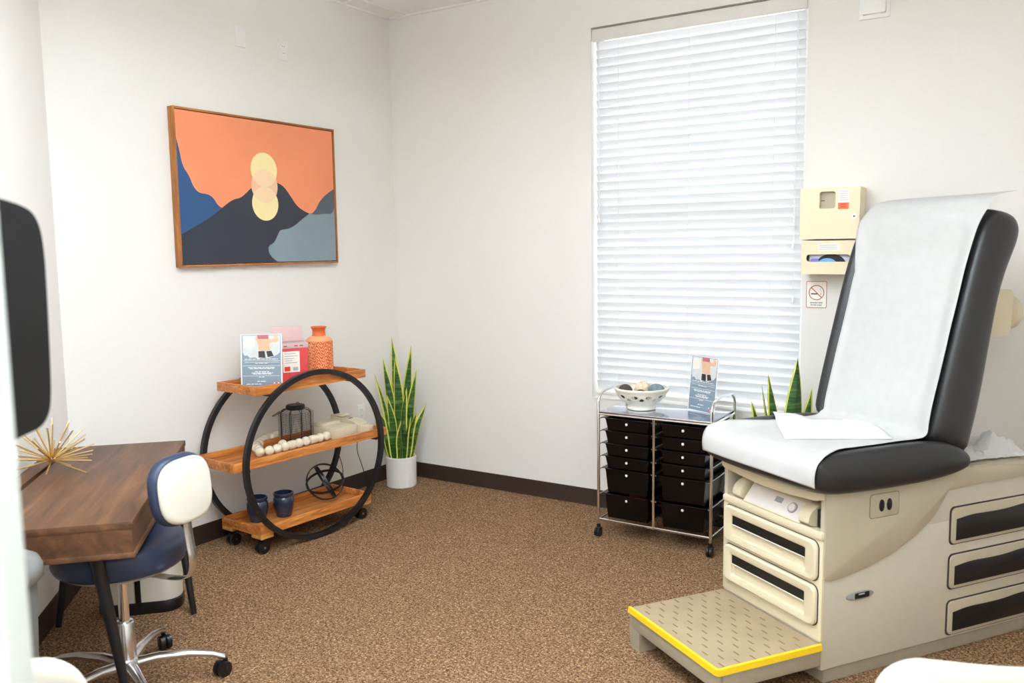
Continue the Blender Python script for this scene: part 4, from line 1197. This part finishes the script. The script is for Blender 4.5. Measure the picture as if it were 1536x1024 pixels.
# grey bin at the left
t = thing('pedal_bin', (1.388, -3.496, 0), 'grey lidded bin beside the desk at the left edge', 'bin')
m = MB('bin_grey'); m.lathe([(0, 0), (.088, 0), (.092, .01), (.120, .65), (.116, .66), (0, .66)], n=40); m.build('bin_body', t)
m = MB('lid_grey'); m.lathe([(0, .66), (.130, .66), (.139, .668), (.139, .700), (.130, .720), (.10, .736), (.05, .743), (0, .745)], n=44); m.build('lid', t, sharp=60)

# ------------------------------------------------------------------ monitor on a wall arm
MO = Vector((2.493, -3.876, 1.505)); MAng = math.atan2(.7071, -.7071)
t = thing('wall_monitor', MO, 'black flat monitor with rounded corners at the far left edge', 'monitor', MAng)
# local x: along the angled wall away from the camera; local -y: faces the room
hm = .190; wm_ = .47
top = curve([(-wm_ + .02, .2), (-.30, .203), (-.187, .201), (-.077, .193), (-.034, .180), (-.008, .152), (.0, .10), (-.006, .0), (-.014, -.09), (-.022, -.138), (-.040, -.163), (-.085, -.176), (-.158, -.172), (-.203, -.170), (-.30, -.170), (-wm_ + .02, -.17)], 2)
prof = top + [(-wm_, -.14), (-wm_, .17)]
m = MB('monitor_black'); m.prism(prof, lambda a, b, h: (a, h, b), .0, .028, .006); m.build('screen_housing', t)
m = MB('black_metal'); m.span(-.29, -.19, .026, .040, -.05, .05, .004); m.tube([(-.24, .038, 0), (-.30, .25, 0), (-.24, .46, 0), (-.24, .735, 0)], .018, 12); m.span(-.29, -.19, .725, .739, -.08, .08, .003); m.build('wall_arm', t)

# ------------------------------------------------------------------ white chairs in the foreground
def chair(loc, rz, label):
    t = thing('white_chair', loc, label, 'chair', rz, 'white shell chairs in the foreground')
    # local +y forward, back at y = 0
    m = MB('white_shell'); V = []
    rows = [(.0, .812, .62), (-.012, .804, .88), (-.010, .76, .99), (.0, .68, 1.02), (.02, .60, 1.0), (.045, .52, .98), (.085, .46, .98), (.15, .437, 1.0), (.25, .432, 1.02), (.36, .440, 1.0), (.42, .445, .95), (.445, .435, .80)]
    for y, z, wf in rows:
        row = []
        for j in range(15):
            s = -1 + 2 * j / 14; x = s * .225 * wf
            k = s * s
            yy = y + (.055 * k if z > .5 else .02 * k * 0); zz = z + (.03 * k if z < .5 else -.02 * k * (1 if z > .72 else 0))
            row.append((x, yy, zz))
        V.append(row)
    m.loft(V, cap=False, closed=False); m.build('seat_shell', t, sharp=None, solid=.016, subsurf=2, recalc=True)
    for sx in (-1, 1):
        for yb, yt in ((.02, .13), (.42, .33)):
            m = MB('brushed_alu'); m.cyl((sx * .14, yt, .426), (sx * .20, yb, 0), .011, .009, n=14); m.build('leg', t)
ca = math.atan2(.54, .84)
chair((3.935, -2.89, 0), ca - .16, 'white shell chair at the lower right in front of the exam table')
chair((2.185, -3.925, 0), ca, 'white shell chair at the lower left beside the white door')

# ------------------------------------------------------------------ daylight
wd = bpy.data.worlds.new('World'); scene.world = wd; wd.use_nodes = True
bg = wd.node_tree.nodes['Background']; bg.inputs['Color'].default_value = (.95, .975, 1.0, 1); bg.inputs['Strength'].default_value = 2.4

# ------------------------------------------------------------------ camera
cam = bpy.data.cameras.new('camera'); co = bpy.data.objects.new('camera', cam); COL.objects.link(co)
fwd = Vector((-.53772535, .83616287, -.10808842)); rt = Vector((.84182196, .5395784, -.01381812)); up = Vector((-.04676798, .09842156, .99404525))
M = Matrix((rt, up, -fwd)).transposed().to_4x4(); M.translation = Vector((3.9998, -4.7085, 1.62)); co.matrix_world = M
cam.sensor_width = 36; cam.lens = 1288.66 / 1536 * 36; cam.clip_start = .02; cam.clip_end = 60
cam.dof.use_dof = True; cam.dof.focus_distance = 4.4; cam.dof.aperture_fstop = 3.2
scene.camera = co
vs = scene.view_settings; vs.view_transform = 'Standard'; vs.look = 'None'; vs.gamma = 1; vs.use_curve_mapping = False; vs.exposure = 0.49
scene.cycles.use_denoising = True
scene.cycles.max_bounces = 10; scene.cycles.diffuse_bounces = 6; scene.cycles.transparent_max_bounces = 12
